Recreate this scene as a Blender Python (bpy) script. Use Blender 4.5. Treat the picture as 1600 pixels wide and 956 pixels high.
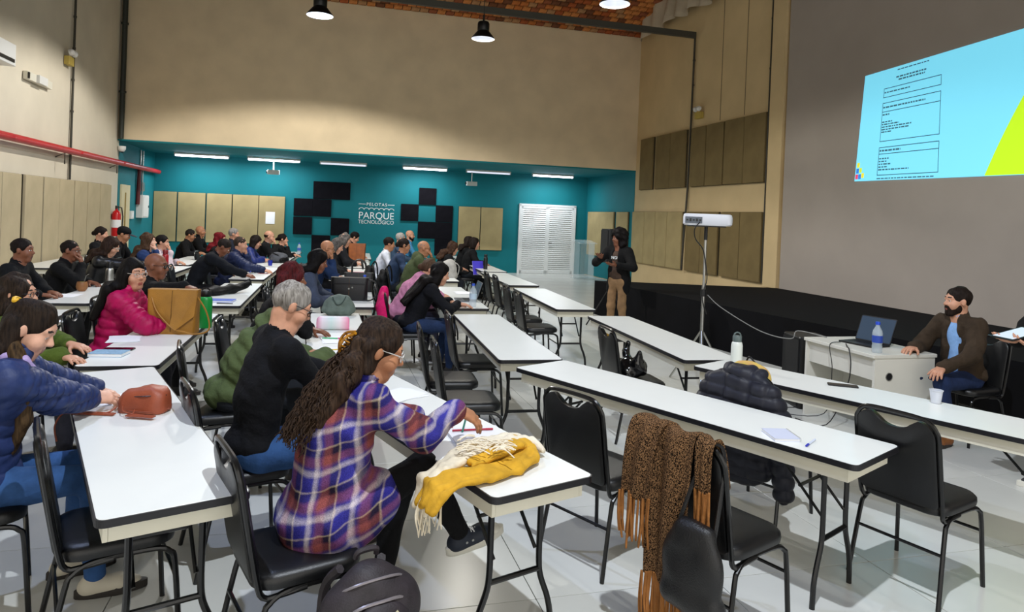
import bpy, math, random
import numpy as np
from mathutils import Vector, Matrix
random.seed(7)
for o in list(bpy.data.objects): bpy.data.objects.remove(o)
SC = bpy.context.scene; COL = SC.collection
TH = math.radians(15.3); CT, ST = math.cos(TH), math.sin(TH)
AL, AR, BW, BT = -4.73, 8.6, 18.2, 21.9      # left wall, right wall, beige wall, teal wall (room axes)
ZSOF, ZCEIL = 3.28, 7.08

# ------------------------------------------------------------------ camera
cd = bpy.data.cameras.new('camera'); cam = bpy.data.objects.new('camera', cd); COL.objects.link(cam)
cd.sensor_fit = 'HORIZONTAL'; cd.sensor_width = 36.0
cd.lens = 36.0 * 1080 / 1600
cd.shift_y = -128.5 / 1600
cd.clip_start = .05; cd.clip_end = 100
_fw = Vector((0, math.cos(.0081), -math.sin(.0081))); _up0 = Vector((0, math.sin(.0081), math.cos(.0081))); _rt0 = Vector((1, 0, 0))
_r = .0398
_rt = _rt0 * math.cos(_r) + _up0 * math.sin(_r); _up = _up0 * math.cos(_r) - _rt0 * math.sin(_r)
M4 = Matrix((( _rt.x, _up.x, -_fw.x, 0), (_rt.y, _up.y, -_fw.y, 0), (_rt.z, _up.z, -_fw.z, 1.8), (0, 0, 0, 1)))
cam.matrix_world = M4
SC.camera = cam
# ------------------------------------------------------------------ world, exposure
w = bpy.data.worlds.new('world'); SC.world = w; w.use_nodes = True
w.node_tree.nodes['Background'].inputs[0].default_value = (.60, .58, .54, 1)
w.node_tree.nodes['Background'].inputs[1].default_value = 1.9  # added even fill, enters through the open front to brighten the upper walls
vs = SC.view_settings; vs.view_transform = 'Standard'; vs.look = 'None'; vs.gamma = 1; vs.exposure = 0.45
vs.use_curve_mapping = False

# ------------------------------------------------------------------ materials
MATS = {}
def lin(c):
    if isinstance(c, str):
        c = c.lstrip('#'); c = [int(c[i:i+2], 16) / 255 for i in (0, 2, 4)]
    return tuple((x / 12.92 if x <= .04045 else ((x + .055) / 1.055) ** 2.4) for x in c[:3])
def nd(nt, t, **kw):
    n = nt.nodes.new(t)
    for k, v in kw.items(): setattr(n, k, v)
    return n
def mat(name, col, rough=.6, metal=0, var=0.0, vscale=8, bump=0.0, bscale=60, spec=.5, coat=0, emit=None, estr=0, alpha=1, trans=0, stretch=None, col2=None, aniso=None, sss=0):
    if name in MATS: return MATS[name]
    m = bpy.data.materials.new(name); m.use_nodes = True; nt = m.node_tree; b = nt.nodes['Principled BSDF']
    c = lin(col); b.inputs['Base Color'].default_value = (*c, 1)
    b.inputs['Roughness'].default_value = rough; b.inputs['Metallic'].default_value = metal
    b.inputs['Specular IOR Level'].default_value = spec; b.inputs['Coat Weight'].default_value = coat
    if trans: b.inputs['Transmission Weight'].default_value = trans
    if alpha < 1: b.inputs['Alpha'].default_value = alpha
    if emit: b.inputs['Emission Color'].default_value = (*lin(emit), 1); b.inputs['Emission Strength'].default_value = estr
    if var or bump:
        tc = nd(nt, 'ShaderNodeTexCoord'); mp = nd(nt, 'ShaderNodeMapping'); nt.links.new(tc.outputs['Object'], mp.inputs[0])
        if stretch: mp.inputs['Scale'].default_value = stretch
    if var:
        n = nd(nt, 'ShaderNodeTexNoise'); n.inputs['Scale'].default_value = vscale; n.inputs['Detail'].default_value = 5
        nt.links.new(mp.outputs[0], n.inputs['Vector'])
        r = nd(nt, 'ShaderNodeValToRGB')
        c2 = lin(col2) if col2 else tuple(min(1, x * (1 + var)) for x in c)
        c1 = c if col2 else tuple(x * (1 - var) for x in c)
        r.color_ramp.elements[0].position = .3; r.color_ramp.elements[1].position = .7
        r.color_ramp.elements[0].color = (*c1, 1); r.color_ramp.elements[1].color = (*c2, 1)
        nt.links.new(n.outputs['Fac'], r.inputs[0]); nt.links.new(r.outputs[0], b.inputs['Base Color'])
    if bump:
        n2 = nd(nt, 'ShaderNodeTexNoise'); n2.inputs['Scale'].default_value = bscale; n2.inputs['Detail'].default_value = 3
        nt.links.new(mp.outputs[0], n2.inputs['Vector'])
        bp = nd(nt, 'ShaderNodeBump'); bp.inputs['Strength'].default_value = bump; bp.inputs['Distance'].default_value = .01
        nt.links.new(n2.outputs['Fac'], bp.inputs['Height']); nt.links.new(bp.outputs[0], b.inputs['Normal'])
    MATS[name] = m; return m
def cloth(name, col, rough=.85, var=.18, bump=.45, bscale=42):
    rgb = [int(col[i:i+2], 16) for i in (1, 3, 5)]
    if max(rgb) < 0x2a: col = '#%02x%02x%02x' % tuple(int(x * .62) for x in rgb)
    return mat('cloth_' + name, col, rough, 0, var, 14, bump, bscale, .25)
def hairmat(name, c1, c2):
    return mat('hair_' + name, c1, .62, 0, .3, 1.0, .5, 1.0, .12, stretch=(95, 95, 9), col2=c2)
def skinmat(name, col):
    m = mat('skin_' + name, col, .5, 0, .1, 30, .06, 200, .4); return m
WHITE_TOP = mat('white_laminate', '#e9ebe6', .28, 0, .02, 3, spec=.5)
BLACK_EDGE = mat('black_rubber_edge', '#15151a', .45)
APRON = mat('cream_apron_board', '#dcd8c6', .5, 0, .05, 5)
BLK_METAL = mat('black_enamel_tube', '#0a0b0d', .28, .3, spec=.6, coat=.2)
BLK_VINYL = mat('black_vinyl', '#0c0d0f', .36, 0, .15, 20, .12, 300, .5)
CHROME = mat('chrome', '#c8c8c8', .2, 1)
STEEL = mat('brushed_steel', '#b8b8b4', .35, 1)
PAPER = mat('white_paper', '#f1f2f4', .8)
BLK_PLASTIC = mat('black_plastic', '#0f1012', .4)
WHT_PLASTIC = mat('white_plastic', '#dcdcd8', .4)

# ------------------------------------------------------------------ mesh helpers
class MB:
    def __init__(s): s.v = []; s.f = []; s.m = []
    def add(s, v, f, m=0):
        o = len(s.v); s.v += [tuple(x) for x in v]; s.f += [[i + o for i in q] for q in f]; s.m += [m] * len(f); return s
    def box(s, c, d, m=0, rz=0, R=None):
        hx, hy, hz = d[0] / 2, d[1] / 2, d[2] / 2
        p = [(-hx, -hy, -hz), (hx, -hy, -hz), (hx, hy, -hz), (-hx, hy, -hz), (-hx, -hy, hz), (hx, -hy, hz), (hx, hy, hz), (-hx, hy, hz)]
        if R is None: R = Matrix.Rotation(rz, 3, 'Z')
        p = [tuple(Vector(c) + R @ Vector(q)) for q in p]
        return s.add(p, [[0, 3, 2, 1], [4, 5, 6, 7], [0, 1, 5, 4], [1, 2, 6, 5], [2, 3, 7, 6], [3, 0, 4, 7]], m)
    def quad(s, a, b, c, d, m=0): return s.add([a, b, c, d], [[0, 1, 2, 3]], m)
    def tube(s, path, r, n=8, m=0, closed=False, caps=True):
        P = [Vector(p) for p in path]; N = len(P)
        rs = r if isinstance(r, (list, tuple)) else [r] * N
        T = []
        for i in range(N):
            a = P[(i - 1) % N] if (closed or i) else P[0]; b = P[(i + 1) % N] if (closed or i < N - 1) else P[-1]
            t = (b - a); T.append(t.normalized() if t.length > 1e-9 else Vector((0, 0, 1)))
        up = Vector((0, 0, 1)) if abs(T[0].z) < .9 else Vector((1, 0, 0))
        nrm = (up - T[0] * up.dot(T[0])).normalized(); v = []; f = []
        for i in range(N):
            nrm = (nrm - T[i] * nrm.dot(T[i])).normalized(); bi = T[i].cross(nrm)
            for k in range(n):
                a = 2 * math.pi * k / n; v.append(P[i] + (nrm * math.cos(a) + bi * math.sin(a)) * rs[i])
        for i in range(N if closed else N - 1):
            j = (i + 1) % N
            for k in range(n): l = (k + 1) % n; f.append([i * n + k, i * n + l, j * n + l, j * n + k])
        if caps and not closed: f.append(list(range(n))[::-1]); f.append([(N - 1) * n + k for k in range(n)])
        return s.add(v, f, m)
    def lathe(s, prof, n=20, c=(0, 0, 0), m=0, R=None, caps=True):
        v = []; f = []; c = Vector(c)
        for (r, z) in prof:
            for k in range(n):
                a = 2 * math.pi * k / n; q = Vector((r * math.cos(a), r * math.sin(a), z)); v.append(c + (R @ q if R else q))
        for i in range(len(prof) - 1):
            for k in range(n): l = (k + 1) % n; f.append([i * n + k, i * n + l, (i + 1) * n + l, (i + 1) * n + k])
        if caps and prof[0][0] > 1e-5: f.append(list(range(n))[::-1])
        if caps and prof[-1][0] > 1e-5: f.append([(len(prof) - 1) * n + k for k in range(n)])
        return s.add(v, f, m)
    def layers(s, outl, lv, m=0, f3=None):
        """stack of scaled outlines: lv = [(z, scale)]; f3 maps (x,y,z)->point"""
        n = len(outl); v = []; f = []
        for z, sc in lv:
            for (x, y) in outl:
                q = (x * sc, y * sc, z) if not isinstance(sc, tuple) else (x * sc[0], y * sc[1], z)
                v.append(f3(*q) if f3 else q)
        for i in range(len(lv) - 1):
            for k in range(n): l = (k + 1) % n; f.append([i * n + k, i * n + l, (i + 1) * n + l, (i + 1) * n + k])
        f.append(list(range(n))[::-1]); f.append([(len(lv) - 1) * n + k for k in range(n)])
        return s.add(v, f, m)
    def ring(s, o1, o2, z0, z1, m=0):
        n = len(o1); v = [(x, y, z0) for x, y in o1] + [(x, y, z1) for x, y in o1] + [(x, y, z0) for x, y in o2] + [(x, y, z1) for x, y in o2]; f = []
        for k in range(n):
            l = (k + 1) % n
            f += [[k, l, n + l, n + k], [2 * n + l, 2 * n + k, 3 * n + k, 3 * n + l], [n + k, n + l, 3 * n + l, 3 * n + k], [l, k, 2 * n + k, 2 * n + l]]
        return s.add(v, f, m)
    def mesh(s, name, mats, smooth=False):
        me = bpy.data.meshes.new(name); me.from_pydata(s.v, [], s.f)
        for m in (mats if isinstance(mats, (list, tuple)) else [mats]): me.materials.append(m)
        if any(s.m): me.polygons.foreach_set('material_index', s.m)
        if smooth:
            me.polygons.foreach_set('use_smooth', [True] * len(s.f))
            try: me.set_sharp_from_angle(angle=math.radians(42))
            except Exception: pass
        me.update(); return me
    def obj(s, name, mats, parent=None, smooth=False, loc=None, rz=None):
        return link(name, s.mesh(name, mats, smooth), parent, loc, rz)
def link(name, me, parent=None, loc=None, rz=None):
    o = bpy.data.objects.new(name, me); COL.objects.link(o)
    if parent: o.parent = parent
    if loc is not None: o.location = loc
    if rz is not None: o.rotation_euler = (0, 0, rz)
    return o
def tag(o, label=None, cat=None, group=None, kind=None):
    if label: o['label'] = label
    if cat: o['category'] = cat
    if group: o['group'] = group
    if kind: o['kind'] = kind
    return o
def empty(name, loc=(0, 0, 0), rz=0, label=None, cat=None, group=None):
    o = bpy.data.objects.new(name, None); COL.objects.link(o); o.location = loc; o.rotation_euler = (0, 0, rz); o.empty_display_size = .1
    return tag(o, label, cat, group)
def copy_tree(o, parent=None):
    c = o.copy(); COL.objects.link(c); c.parent = parent
    for ch in list(o.children): copy_tree(ch, c)
    return c
def rrect(w, l, r, n=5):
    p = []
    for (sx, sy, a0) in ((1, -1, -90), (1, 1, 0), (-1, 1, 90), (-1, -1, 180)):
        for i in range(n + 1):
            a = math.radians(a0 + 90 * i / n); p.append((sx * (w / 2 - r) + r * math.cos(a), sy * (l / 2 - r) + r * math.sin(a)))
    return p
def bez(pts, n=8):
    """Catmull-Rom through points"""
    P = [Vector(p) for p in pts]; out = []
    for i in range(len(P) - 1):
        p0 = P[max(i - 1, 0)]; p1 = P[i]; p2 = P[i + 1]; p3 = P[min(i + 2, len(P) - 1)]
        for k in range(n):
            t = k / n
            out.append(.5 * ((2 * p1) + (p2 - p0) * t + (2 * p0 - 5 * p1 + 4 * p2 - p3) * t * t + (3 * p1 - p0 - 3 * p2 + p3) * t ** 3))
    out.append(P[-1]); return out
def R3(a, b, z=0): return Vector((a * CT - b * ST, a * ST + b * CT, z))
def text_mesh(txt, size, depth=.004, spacing=1.0, align='CENTER'):
    cu = bpy.data.curves.new('lettering', 'FONT'); cu.body = txt; cu.size = size; cu.extrude = depth; cu.align_x = align; cu.space_character = spacing
    o = bpy.data.objects.new('tmp_lettering', cu); COL.objects.link(o)
    bpy.context.view_layer.update()
    me = bpy.data.meshes.new_from_object(o.evaluated_get(bpy.context.evaluated_depsgraph_get()))
    bpy.data.objects.remove(o); return me
# ------------------------------------------------------------------ lights of the hall
LAMPS = []
def lamp_light(name, loc, energy, color, size=176, blend=.2, radius=.06):
    l = bpy.data.lights.new(name, 'SPOT'); l.energy = energy; l.color = color; l.spot_size = math.radians(size); l.spot_blend = blend; l.shadow_soft_size = radius
    o = bpy.data.objects.new(name, l); COL.objects.link(o); o.location = loc; return o
#  (world x, y, z of the shade rim, energy, colour, visible label)
HIGHBAY = [   # (x, y, z of the rim), watts, colour, cone, label
    ((-3.15, 10.9, 4.86), 150, (.82, .9, 1.0), 172, 'black high-bay lamp with bright bluish reflector hanging leftmost below the brick ceiling'),
    ((-.64, 12.2, 4.93), 90, (1, .96, .86), 172, 'black high-bay lamp hanging in the middle below the dark beam'),
    ((1.26, 9.3, 4.72), 140, (1, .98, .9), 172, 'black high-bay lamp with dim silvery reflector hanging nearest the right wall'),
    ((-3.95, 13.1, 6.3), 720, (1.0, .96, .90), 140, 'black high-bay lamp above the top of the view, lighting the beige back wall'),
    ((.9, 1.6, 6.3), 880, (.86, .92, 1.0), 150, 'black high-bay lamp above the viewer, lighting the foreground tables'),
    ((-3.6, 4.6, 6.3), 360, (.56, .68, 1.0), 142, 'black high-bay lamp above the viewer\'s left, lighting the navy puffer jacket person'),
]
# ------------------------------------------------------------------ room shell (room axes a,b turned by TH)
BEIGE = mat('beige_plaster', '#d9c7a6', .85, 0, .07, 1.6, .08, 90, .2)
CREAM_W = mat('cream_plaster', '#d3cab6', .85, 0, .06, 1.3, .08, 90, .2)
BEIGE_R = mat('beige_panel_wall', '#d0b98e', .85, 0, .07, 1.3, .08, 90, .2)
SCREENW = mat('grey_screen_wall', '#a69d94', .8, 0, .05, 1.1, .05, 90, .2)
TEAL = mat('teal_paint', '#07717a', .7, 0, .05, 1.5, .05, 90, .3)
GROUT = mat('dark_grout', '#55554f', .9)
TILE = mat('pale_floor_tile', '#cbccc7', .24, 0, .06, 1.2, .02, 40, .5)
BLACKST = mat('black_stage_cloth', '#08080b', .9, 0, .2, 6, spec=.15)
def struct(name, mb, m, parent=None, smooth=False):
    o = mb.obj(name, m, parent, smooth)
    if parent is None: o.rotation_euler = (0, 0, TH); o['kind'] = 'structure'
    return o
floor = struct('floor', MB().box((1.9, 9, -.055), (13.9, 28, .09)), GROUT)
# tiles: joints measured at a = 1.04 + k*.955, b = 3.1 + k*.955
tile_me = MB().layers(rrect(.951, .951, .004, 1), [(-.0095, 1), (-.001, 1), (0, .998)]).mesh('tile', TILE)
cells = []
for i in range(-7, 9):
    for j in range(-8, 21):
        a = 1.04 + .955 * (i + .5); b = 3.1 + .955 * (j + .5)
        if a > 8.7 or a < -4.95 or b > BT + .3: continue
        p = R3(a, b)
        inview = p.y > 1.6 and abs(p.x) < p.y * .80 + .6
        cells.append((0 if inview else 1, p.y, a, b))
cells.sort(); rest = MB()
for k, (iv, y, a, b) in enumerate(cells):
    if k < 290 and not iv:
        link('floor_tile', tile_me, floor, (a, b, 0))
    else:
        rest.layers([(a + x, b + yy) for x, yy in rrect(.951, .951, .004, 1)], [(-.0095, 1), (0, 1)])
o = rest.obj('floor_tiles_beyond', TILE, floor); o['kind'] = 'stuff'
# back wall (beige, above the alcove) and alcove
struct('wall_back', MB().box((1.93, (BW + BT + .3) / 2, (ZSOF + .02 + 9.2) / 2), (14.2, BT + .3 - BW, 9.2 - ZSOF - .02)), BEIGE)
struct('trim_1', MB().box((1.93, (BW + BT) / 2, ZSOF + .0), (13.33, BT - BW, .04)), TEAL)          # soffit of the alcove
struct('wall_alcove', MB().box((1.93, BT + .12, 1.66), (13.8, .24, 3.36)), TEAL)
struct('wall_alcove_right', MB().box((AR - .006, (BW + BT) / 2 + .01, ZSOF / 2), (.012, BT - BW - .02, ZSOF - .04)), TEAL)
struct('wall_alcove_left', MB().box((AL + .006, (BW + BT) / 2 + .07, ZSOF / 2), (.012, BT - BW - .1, ZSOF - .04)), TEAL)
struct('wall_left', MB().box((AL - .1, 8.7, 4.5), (.2, 27, 9.1)), CREAM_W)
wr = struct('wall_right', MB().box((AR + .1, 8.7, 4.5), (.2, 27, 9.1)), BEIGE_R)
for b in (13.92, 12.98): MB().box((AR - .002, b, 5.9), (.006, .018, 3.4)).obj('wall_joint', mat('joint_shadow', '#6d6048', .9), wr)
struct('wall_screen', MB().box((AR - .03, 3.55, 4.82), (.06, 15.9, 8.36)), SCREENW)
struct('trim_2', MB().box((AR - .045, 11.78, 4.82), (.09, .42, 8.36)), BEIGE_R)                     # pilaster beside the screen wall
# ceiling: brick vault rising from the back wall
MORTAR = mat('dark_mortar', '#4b3524', .95, 0, .2, 5)
mb = MB(); prof = [(BW + .02, 7.10), (16.0, 7.78), (13.5, 8.4), (11, 8.8), (7, 9.0), (-5, 9.0)]
for (b0, z0), (b1, z1) in zip(prof, prof[1:]):
    mb.add([(-4.95, b0, z0), (8.8, b0, z0), (8.8, b1, z1), (-4.95, b1, z1), (-4.95, b0, z0 + .25), (8.8, b0, z0 + .25), (8.8, b1, z1 + .25), (-4.95, b1, z1 + .25)],
           [[0, 1, 2, 3][::-1], [4, 5, 6, 7], [0, 4, 5, 1][::-1], [1, 5, 6, 2], [2, 6, 7, 3], [3, 7, 4, 0]])
ceil = struct('ceiling', mb, MORTAR)
def inst_brick_mats():
    out = []
    for i, c in enumerate(('#b26a38', '#a05530', '#c07c46', '#8f5438', '#a87e58', '#6f4630')):
        out.append(mat('fired_brick_%d' % i, c, .9, 0, .3, 14, .3, 60, .15))
    return out
BRK = inst_brick_mats()
brick_mes = [MB().layers(rrect(.205, .175, .012, 2), [(-.028, .97), (-.022, 1), (.01, 1)]).mesh('brick', m) for m in BRK]
sl = math.atan2(.68, 2.22)
rng = random.Random(3); nb = 0
for r in range(11):
    b = BW - .11 - r * .196; z = 7.10 + (BW + .02 - b) * .68 / 2.22
    for q in range(60):
        a = 8.45 - (q + (r % 2) * .5) * .226
        p = R3(a, b, z)
        y_px = 340 - (p.z - 1.8) / p.y * 1080 + .0398 * (p.x / p.y * 1080)
        if a < -1 or y_px < -14 or nb >= 300: continue
        o = link('brick', rng.choice(brick_mes), ceil, (a, b, z - .004)); o.rotation_euler = (-sl + rng.uniform(-.02, .02), rng.uniform(-.02, .02), rng.uniform(-.02, .02)); nb += 1
# baseboards: thin painted strip at the alcove
# ------------------------------------------------------------------ stage along the right wall
st = MB(); poly = [(5.15, 12.55), (5.75, 8.2), (6.45, 4.2), (6.6, -4.7), (8.53, -4.7), (8.53, 11.55)]
n = len(poly); st.add([(x, y, .0) for x, y in poly] + [(x, y, .65) for x, y in poly], [list(range(n)), list(range(n, 2 * n))[::-1]] + [[k, n + k, n + (k + 1) % n, (k + 1) % n] for k in range(n)])
tag(st.obj('stage', BLACKST, None, rz=TH), 'low black stage platform along the right wall and screen wall', 'stage')
# ------------------------------------------------------------------ acoustic panels
PAN = mat('beige_acoustic_fabric', '#a8986f', .95, 0, .1, 2.5, .3, 250, .1)
PAN_L = mat('pale_acoustic_fabric', '#b9ab8c', .95, 0, .08, 2.5, .3, 250, .1)
PAN_D = mat('brown_acoustic_fabric', '#7c6c4a', .95, 0, .12, 2.5, .3, 250, .1)
PAN_E = mat('dark_panel_edge', '#3a3322', .9)
def panel(wall, c, wd, z0, z1, m, label, group, th=.07):
    """wall: 'L','R','B' -> rounded slab plus its dark back frame"""
    if wall == 'B': loc = R3(c, BT - .002, (z0 + z1) / 2); rz = TH
    elif wall == 'L': loc = R3(AL + .002, c, (z0 + z1) / 2); rz = TH + math.pi / 2
    else: loc = R3(AR - .013, c, (z0 + z1) / 2); rz = TH - math.pi / 2
    e = empty('acoustic_panel', loc, rz, label, 'panel', group)
    h = z1 - z0
    f3 = lambda x, y, z: (x, -z, y)
    MB().layers(rrect(wd, h, .012, 2), [(.03, 1), (th - .006, 1), (th, .99)], f3=f3).obj('fabric_face', m, e)
    MB().layers(rrect(wd + .015, h + .01, .004, 1), [(0, 1), (.03, 1)], f3=f3).obj('back_frame', PAN_E, e)
    return e
ords = ['first', 'second', 'third', 'fourth', 'fifth', 'sixth', 'seventh', 'eighth', 'ninth']
edges = [(11.3, 12.02), (12.04, 12.72), (12.88, 13.60), (13.66, 14.38), (14.40, 15.14), (15.20, 15.93), (15.98, 16.76), (16.81, 17.57)]
for i, (a, b) in enumerate(reversed(edges)):
    panel('L', (a + b) / 2, b - a, .71, 2.19, PAN_L, 'tall pale beige acoustic panel on the left wall, %s from the fire extinguisher' % ords[i], 'panels on the left wall')
for i, (a, b) in enumerate([(-4.70, -4.10), (-4.06, -3.33), (-3.29, -2.61), (-2.58, -1.87), (-1.85, -1.12)]):
    panel('B', (a + b) / 2, b - a, .74, 2.17, PAN, 'olive beige acoustic panel on the teal wall, %s from the left corner' % ords[i], 'panels on the left of the teal wall')
for i, (a, b) in enumerate([(4.2, 4.9), (4.93, 5.65)]):
    panel('B', (a + b) / 2, b - a, .73, 2.11, PAN, 'sand coloured acoustic panel on the teal wall, %s the white louvred doors' % ('farther from' if i == 0 else 'right beside'), 'panel pair beside the doors')
for i, (b0, b1) in enumerate([(21.6, 19.5), (19.28, 18.5)]):
    panel('R', (b0 + b1) / 2, abs(b0 - b1), .70, 2.11, PAN, '%s beige acoustic panel on the teal side wall behind the presenter' % ('wide' if i == 0 else 'narrow'), 'panels on the teal side wall')
for i, (b0, b1) in enumerate([(17.8, 17.05), (16.86, 16.08), (16.06, 15.3), (15.02, 14.38), (14.34, 13.64), (13.58, 12.86), (12.84, 12.12)]):
    panel('R', (b0 + b1) / 2, abs(b0 - b1), 2.73, 4.14, PAN_D, 'brown acoustic panel high on the right wall, %s from the back corner' % ords[i], 'upper panels on the right wall')
for i, (b0, b1) in enumerate([(18.15, 17.4), (17.38, 16.75), (16.73, 16.1), (16.08, 15.33), (15.12, 14.45), (14.43, 13.72), (13.6, 12.88), (12.86, 12.12)]):
    panel('R', (b0 + b1) / 2, abs(b0 - b1), .70, 2.12, PAN_D if i > 3 else PAN, 'olive acoustic panel low on the right wall above the stage, %s from the presenter' % ords[i], 'lower panels on the right wall')
# black checker panels
CHK = mat('black_foam_square', '#141318', .95, 0, .2, 8, .3, 200, .1)
def check(a, z, label):
    e = MB().layers(rrect(.55, .53, .01, 2), [(0, 1), (.035, 1), (.04, .98)], f3=lambda x, y, zz: (x, -zz, y)).obj('checker_square', CHK, None, loc=R3(a, BT - .002, z), rz=TH)
    tag(e, label, 'wall panel', 'black checker squares on the teal wall')
for a, z, w_ in [(-.04, 2.42, 'top left'), (.51, 2.42, 'top right'), (-.59, 1.88, 'upper row left'), (-.04, 1.88, 'upper row middle'), (-.59, 1.32, 'middle row left'), (.51, 1.32, 'middle row right'), (-.04, .78, 'bottom')]:
    check(a, z, 'black foam square left of the white logo, %s of its checker group' % w_)
for a, z, w_ in [(3.18, 2.38, 'topmost'), (2.63, 1.85, 'left'), (3.73, 1.85, 'upper right'), (3.18, 1.31, 'centre'), (3.73, 1.31, 'middle right'), (3.73, .78, 'lower right')]:
    check(a, z, 'black foam square right of the white logo, %s of its checker group' % w_)
# wall lettering
LOGO = mat('white_vinyl_lettering', '#e8eeee', .6)
lg = empty('wall_logo', R3(1.6, BT - .004, 1.45), TH, 'white lettering PELOTAS PARQUE TECNOLÓGICO with a scalloped line on the teal wall', 'wall logo')
def letter(txt, sz, x, z, par, m, name='lettering', sp=1.0, xs=1.0, w=None):
    me = text_mesh(txt, sz, .004, sp); me.materials.clear(); me.materials.append(m)
    o = link(name, me, par); o.rotation_euler = (math.pi / 2, 0, 0); o.location = (x, 0, z)
    if w:
        xsv = [v.co.x for v in me.vertices]; wd = max(xsv) - min(xsv); o.scale = (w / wd, 1, 1)
    return o
letter('PELOTAS', .135, 0, .56, lg, LOGO, sp=1.25, w=.62)
o = letter('PARQUE', .30, 0, .155, lg, LOGO, w=1.07)
letter('TECNOLÓGICO', .165, 0, 0, lg, LOGO, w=1.09)
for s in (-1, 1): MB().box((s * .445, 0, .605), (.21, .008, .016)).obj('rule_line', LOGO, lg)
wv = MB()
for k in range(7):
    c = -.46 + k * .153
    wv.tube([(c + .0765 * math.cos(t), 0, .43 + .06 * math.sin(t)) for t in [math.pi * i / 8 for i in range(9)]], .011, 5)
wv.obj('scalloped_line', LOGO, lg)
tag(MB().box((0, 0, 0), (.26, .006, .36)).obj('paper_notice', PAPER, None, loc=R3(-1.52, BT - .078, 1.52), rz=TH), 'white paper sheet pinned on the fifth olive panel of the teal wall', 'notice')
# ------------------------------------------------------------------ louvred double door
DW = mat('white_door_paint', '#dfe3e3', .45, 0, .03, 4)
dr = empty('door_1', R3(7.2, BT - .003, 0), TH); dr['kind'] = 'structure'
fr = MB()
for s in (-1, 1): fr.box((s * .955, -.03, 1.14), (.07, .06, 2.28))
fr.box((0, -.03, 2.26), (1.98, .06, .07)); fr.obj('door_frame', DW, dr)
slat = MB().box((0, 0, 0), (.78, .012, .066), R=Matrix.Rotation(math.radians(-28), 3, 'X')).mesh('slat', DW)
for s in (-1, 1):
    lf = MB()
    for t in (-1, 1): lf.box((s * .46 + t * .425, -.03, 1.11), (.07, .045, 2.2))
    lf.box((s * .46, -.03, .05), (.92, .045, .09)); lf.box((s * .46, -.03, 2.18), (.92, .045, .08)); lf.box((s * .46, -.012, 1.11), (.8, .008, 2.1))
    leaf = lf.obj('door_leaf', DW, dr)
    for k in range(31): link('slat', slat, leaf, (s * .46, -.033, .125 + k * .066))
hd = MB(); hd.tube([(.06, -.05, 1.02), (.06, -.1, 1.02), (.16, -.1, 1.02)], .011, 6).obj('door_handle', BLK_METAL, dr)
# cream door on the left inside the alcove
d2 = empty('door_2', R3(AL + .012, 18.86, 0), TH + math.pi / 2); d2['kind'] = 'structure'
CRD = mat('cream_door', '#d8c9a0', .5, 0, .05, 3)
MB().box((0, -.02, 1.12), (.74, .04, 2.24)).obj('door_leaf', CRD, d2)
MB().box((-.05, -.045, 1.55), (.08, .012, 1.0)).obj('sight_glass', mat('amber_glass', '#8a7440', .15), d2)
MB().tube([(-.27, -.04, 1.02), (-.27, -.09, 1.02), (-.17, -.09, 1.02)], .011, 6).obj('door_handle', STEEL, d2)
# ------------------------------------------------------------------ tube lights in the alcove
TUBE_ON = mat('lit_tube', '#ffffff', .5, emit='#f3ecff', estr=9)
TUBE_OFF = mat('dim_tube', '#cfd2d4', .4, emit='#e8ecff', estr=.6)
for k, (a0, a1, on) in enumerate([(-4.05, -2.62, 1), (-2.14, -.69, 1), (-.15, 1.2, 0), (2.26, 3.63, 1), (4.22, 5.65, 0), (6.36, 7.75, 1)]):
    e = empty('tube_light', R3((a0 + a1) / 2, 21.05, ZSOF - .02), TH, ('lit' if on else 'unlit') + ' fluorescent tube fitting on the teal soffit, %s from the left' % ords[k], 'tube light', 'tube lights of the alcove')
    L_ = a1 - a0
    MB().box((0, 0, -.03), (L_, .12, .05)).obj('housing', WHT_PLASTIC, e)
    MB().tube([(-L_ / 2 + .03, 0, -.075), (L_ / 2 - .03, 0, -.075)], .026, 10).obj('tube', TUBE_ON if on else TUBE_OFF, e, True)
    for s in (-1, 1): MB().box((s * (L_ / 2 - .015), 0, -.07), (.03, .06, .06)).obj('end_cap', WHT_PLASTIC, e)
    if on:
        l = bpy.data.lights.new('tube_glow', 'AREA'); l.shape = 'RECTANGLE'; l.size = L_ - .1; l.size_y = .08; l.energy = 34; l.color = (.92, .95, 1)
        lo = bpy.data.objects.new('tube_glow', l); COL.objects.link(lo); lo.parent = e; lo.location = (0, 0, -.115)
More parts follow.
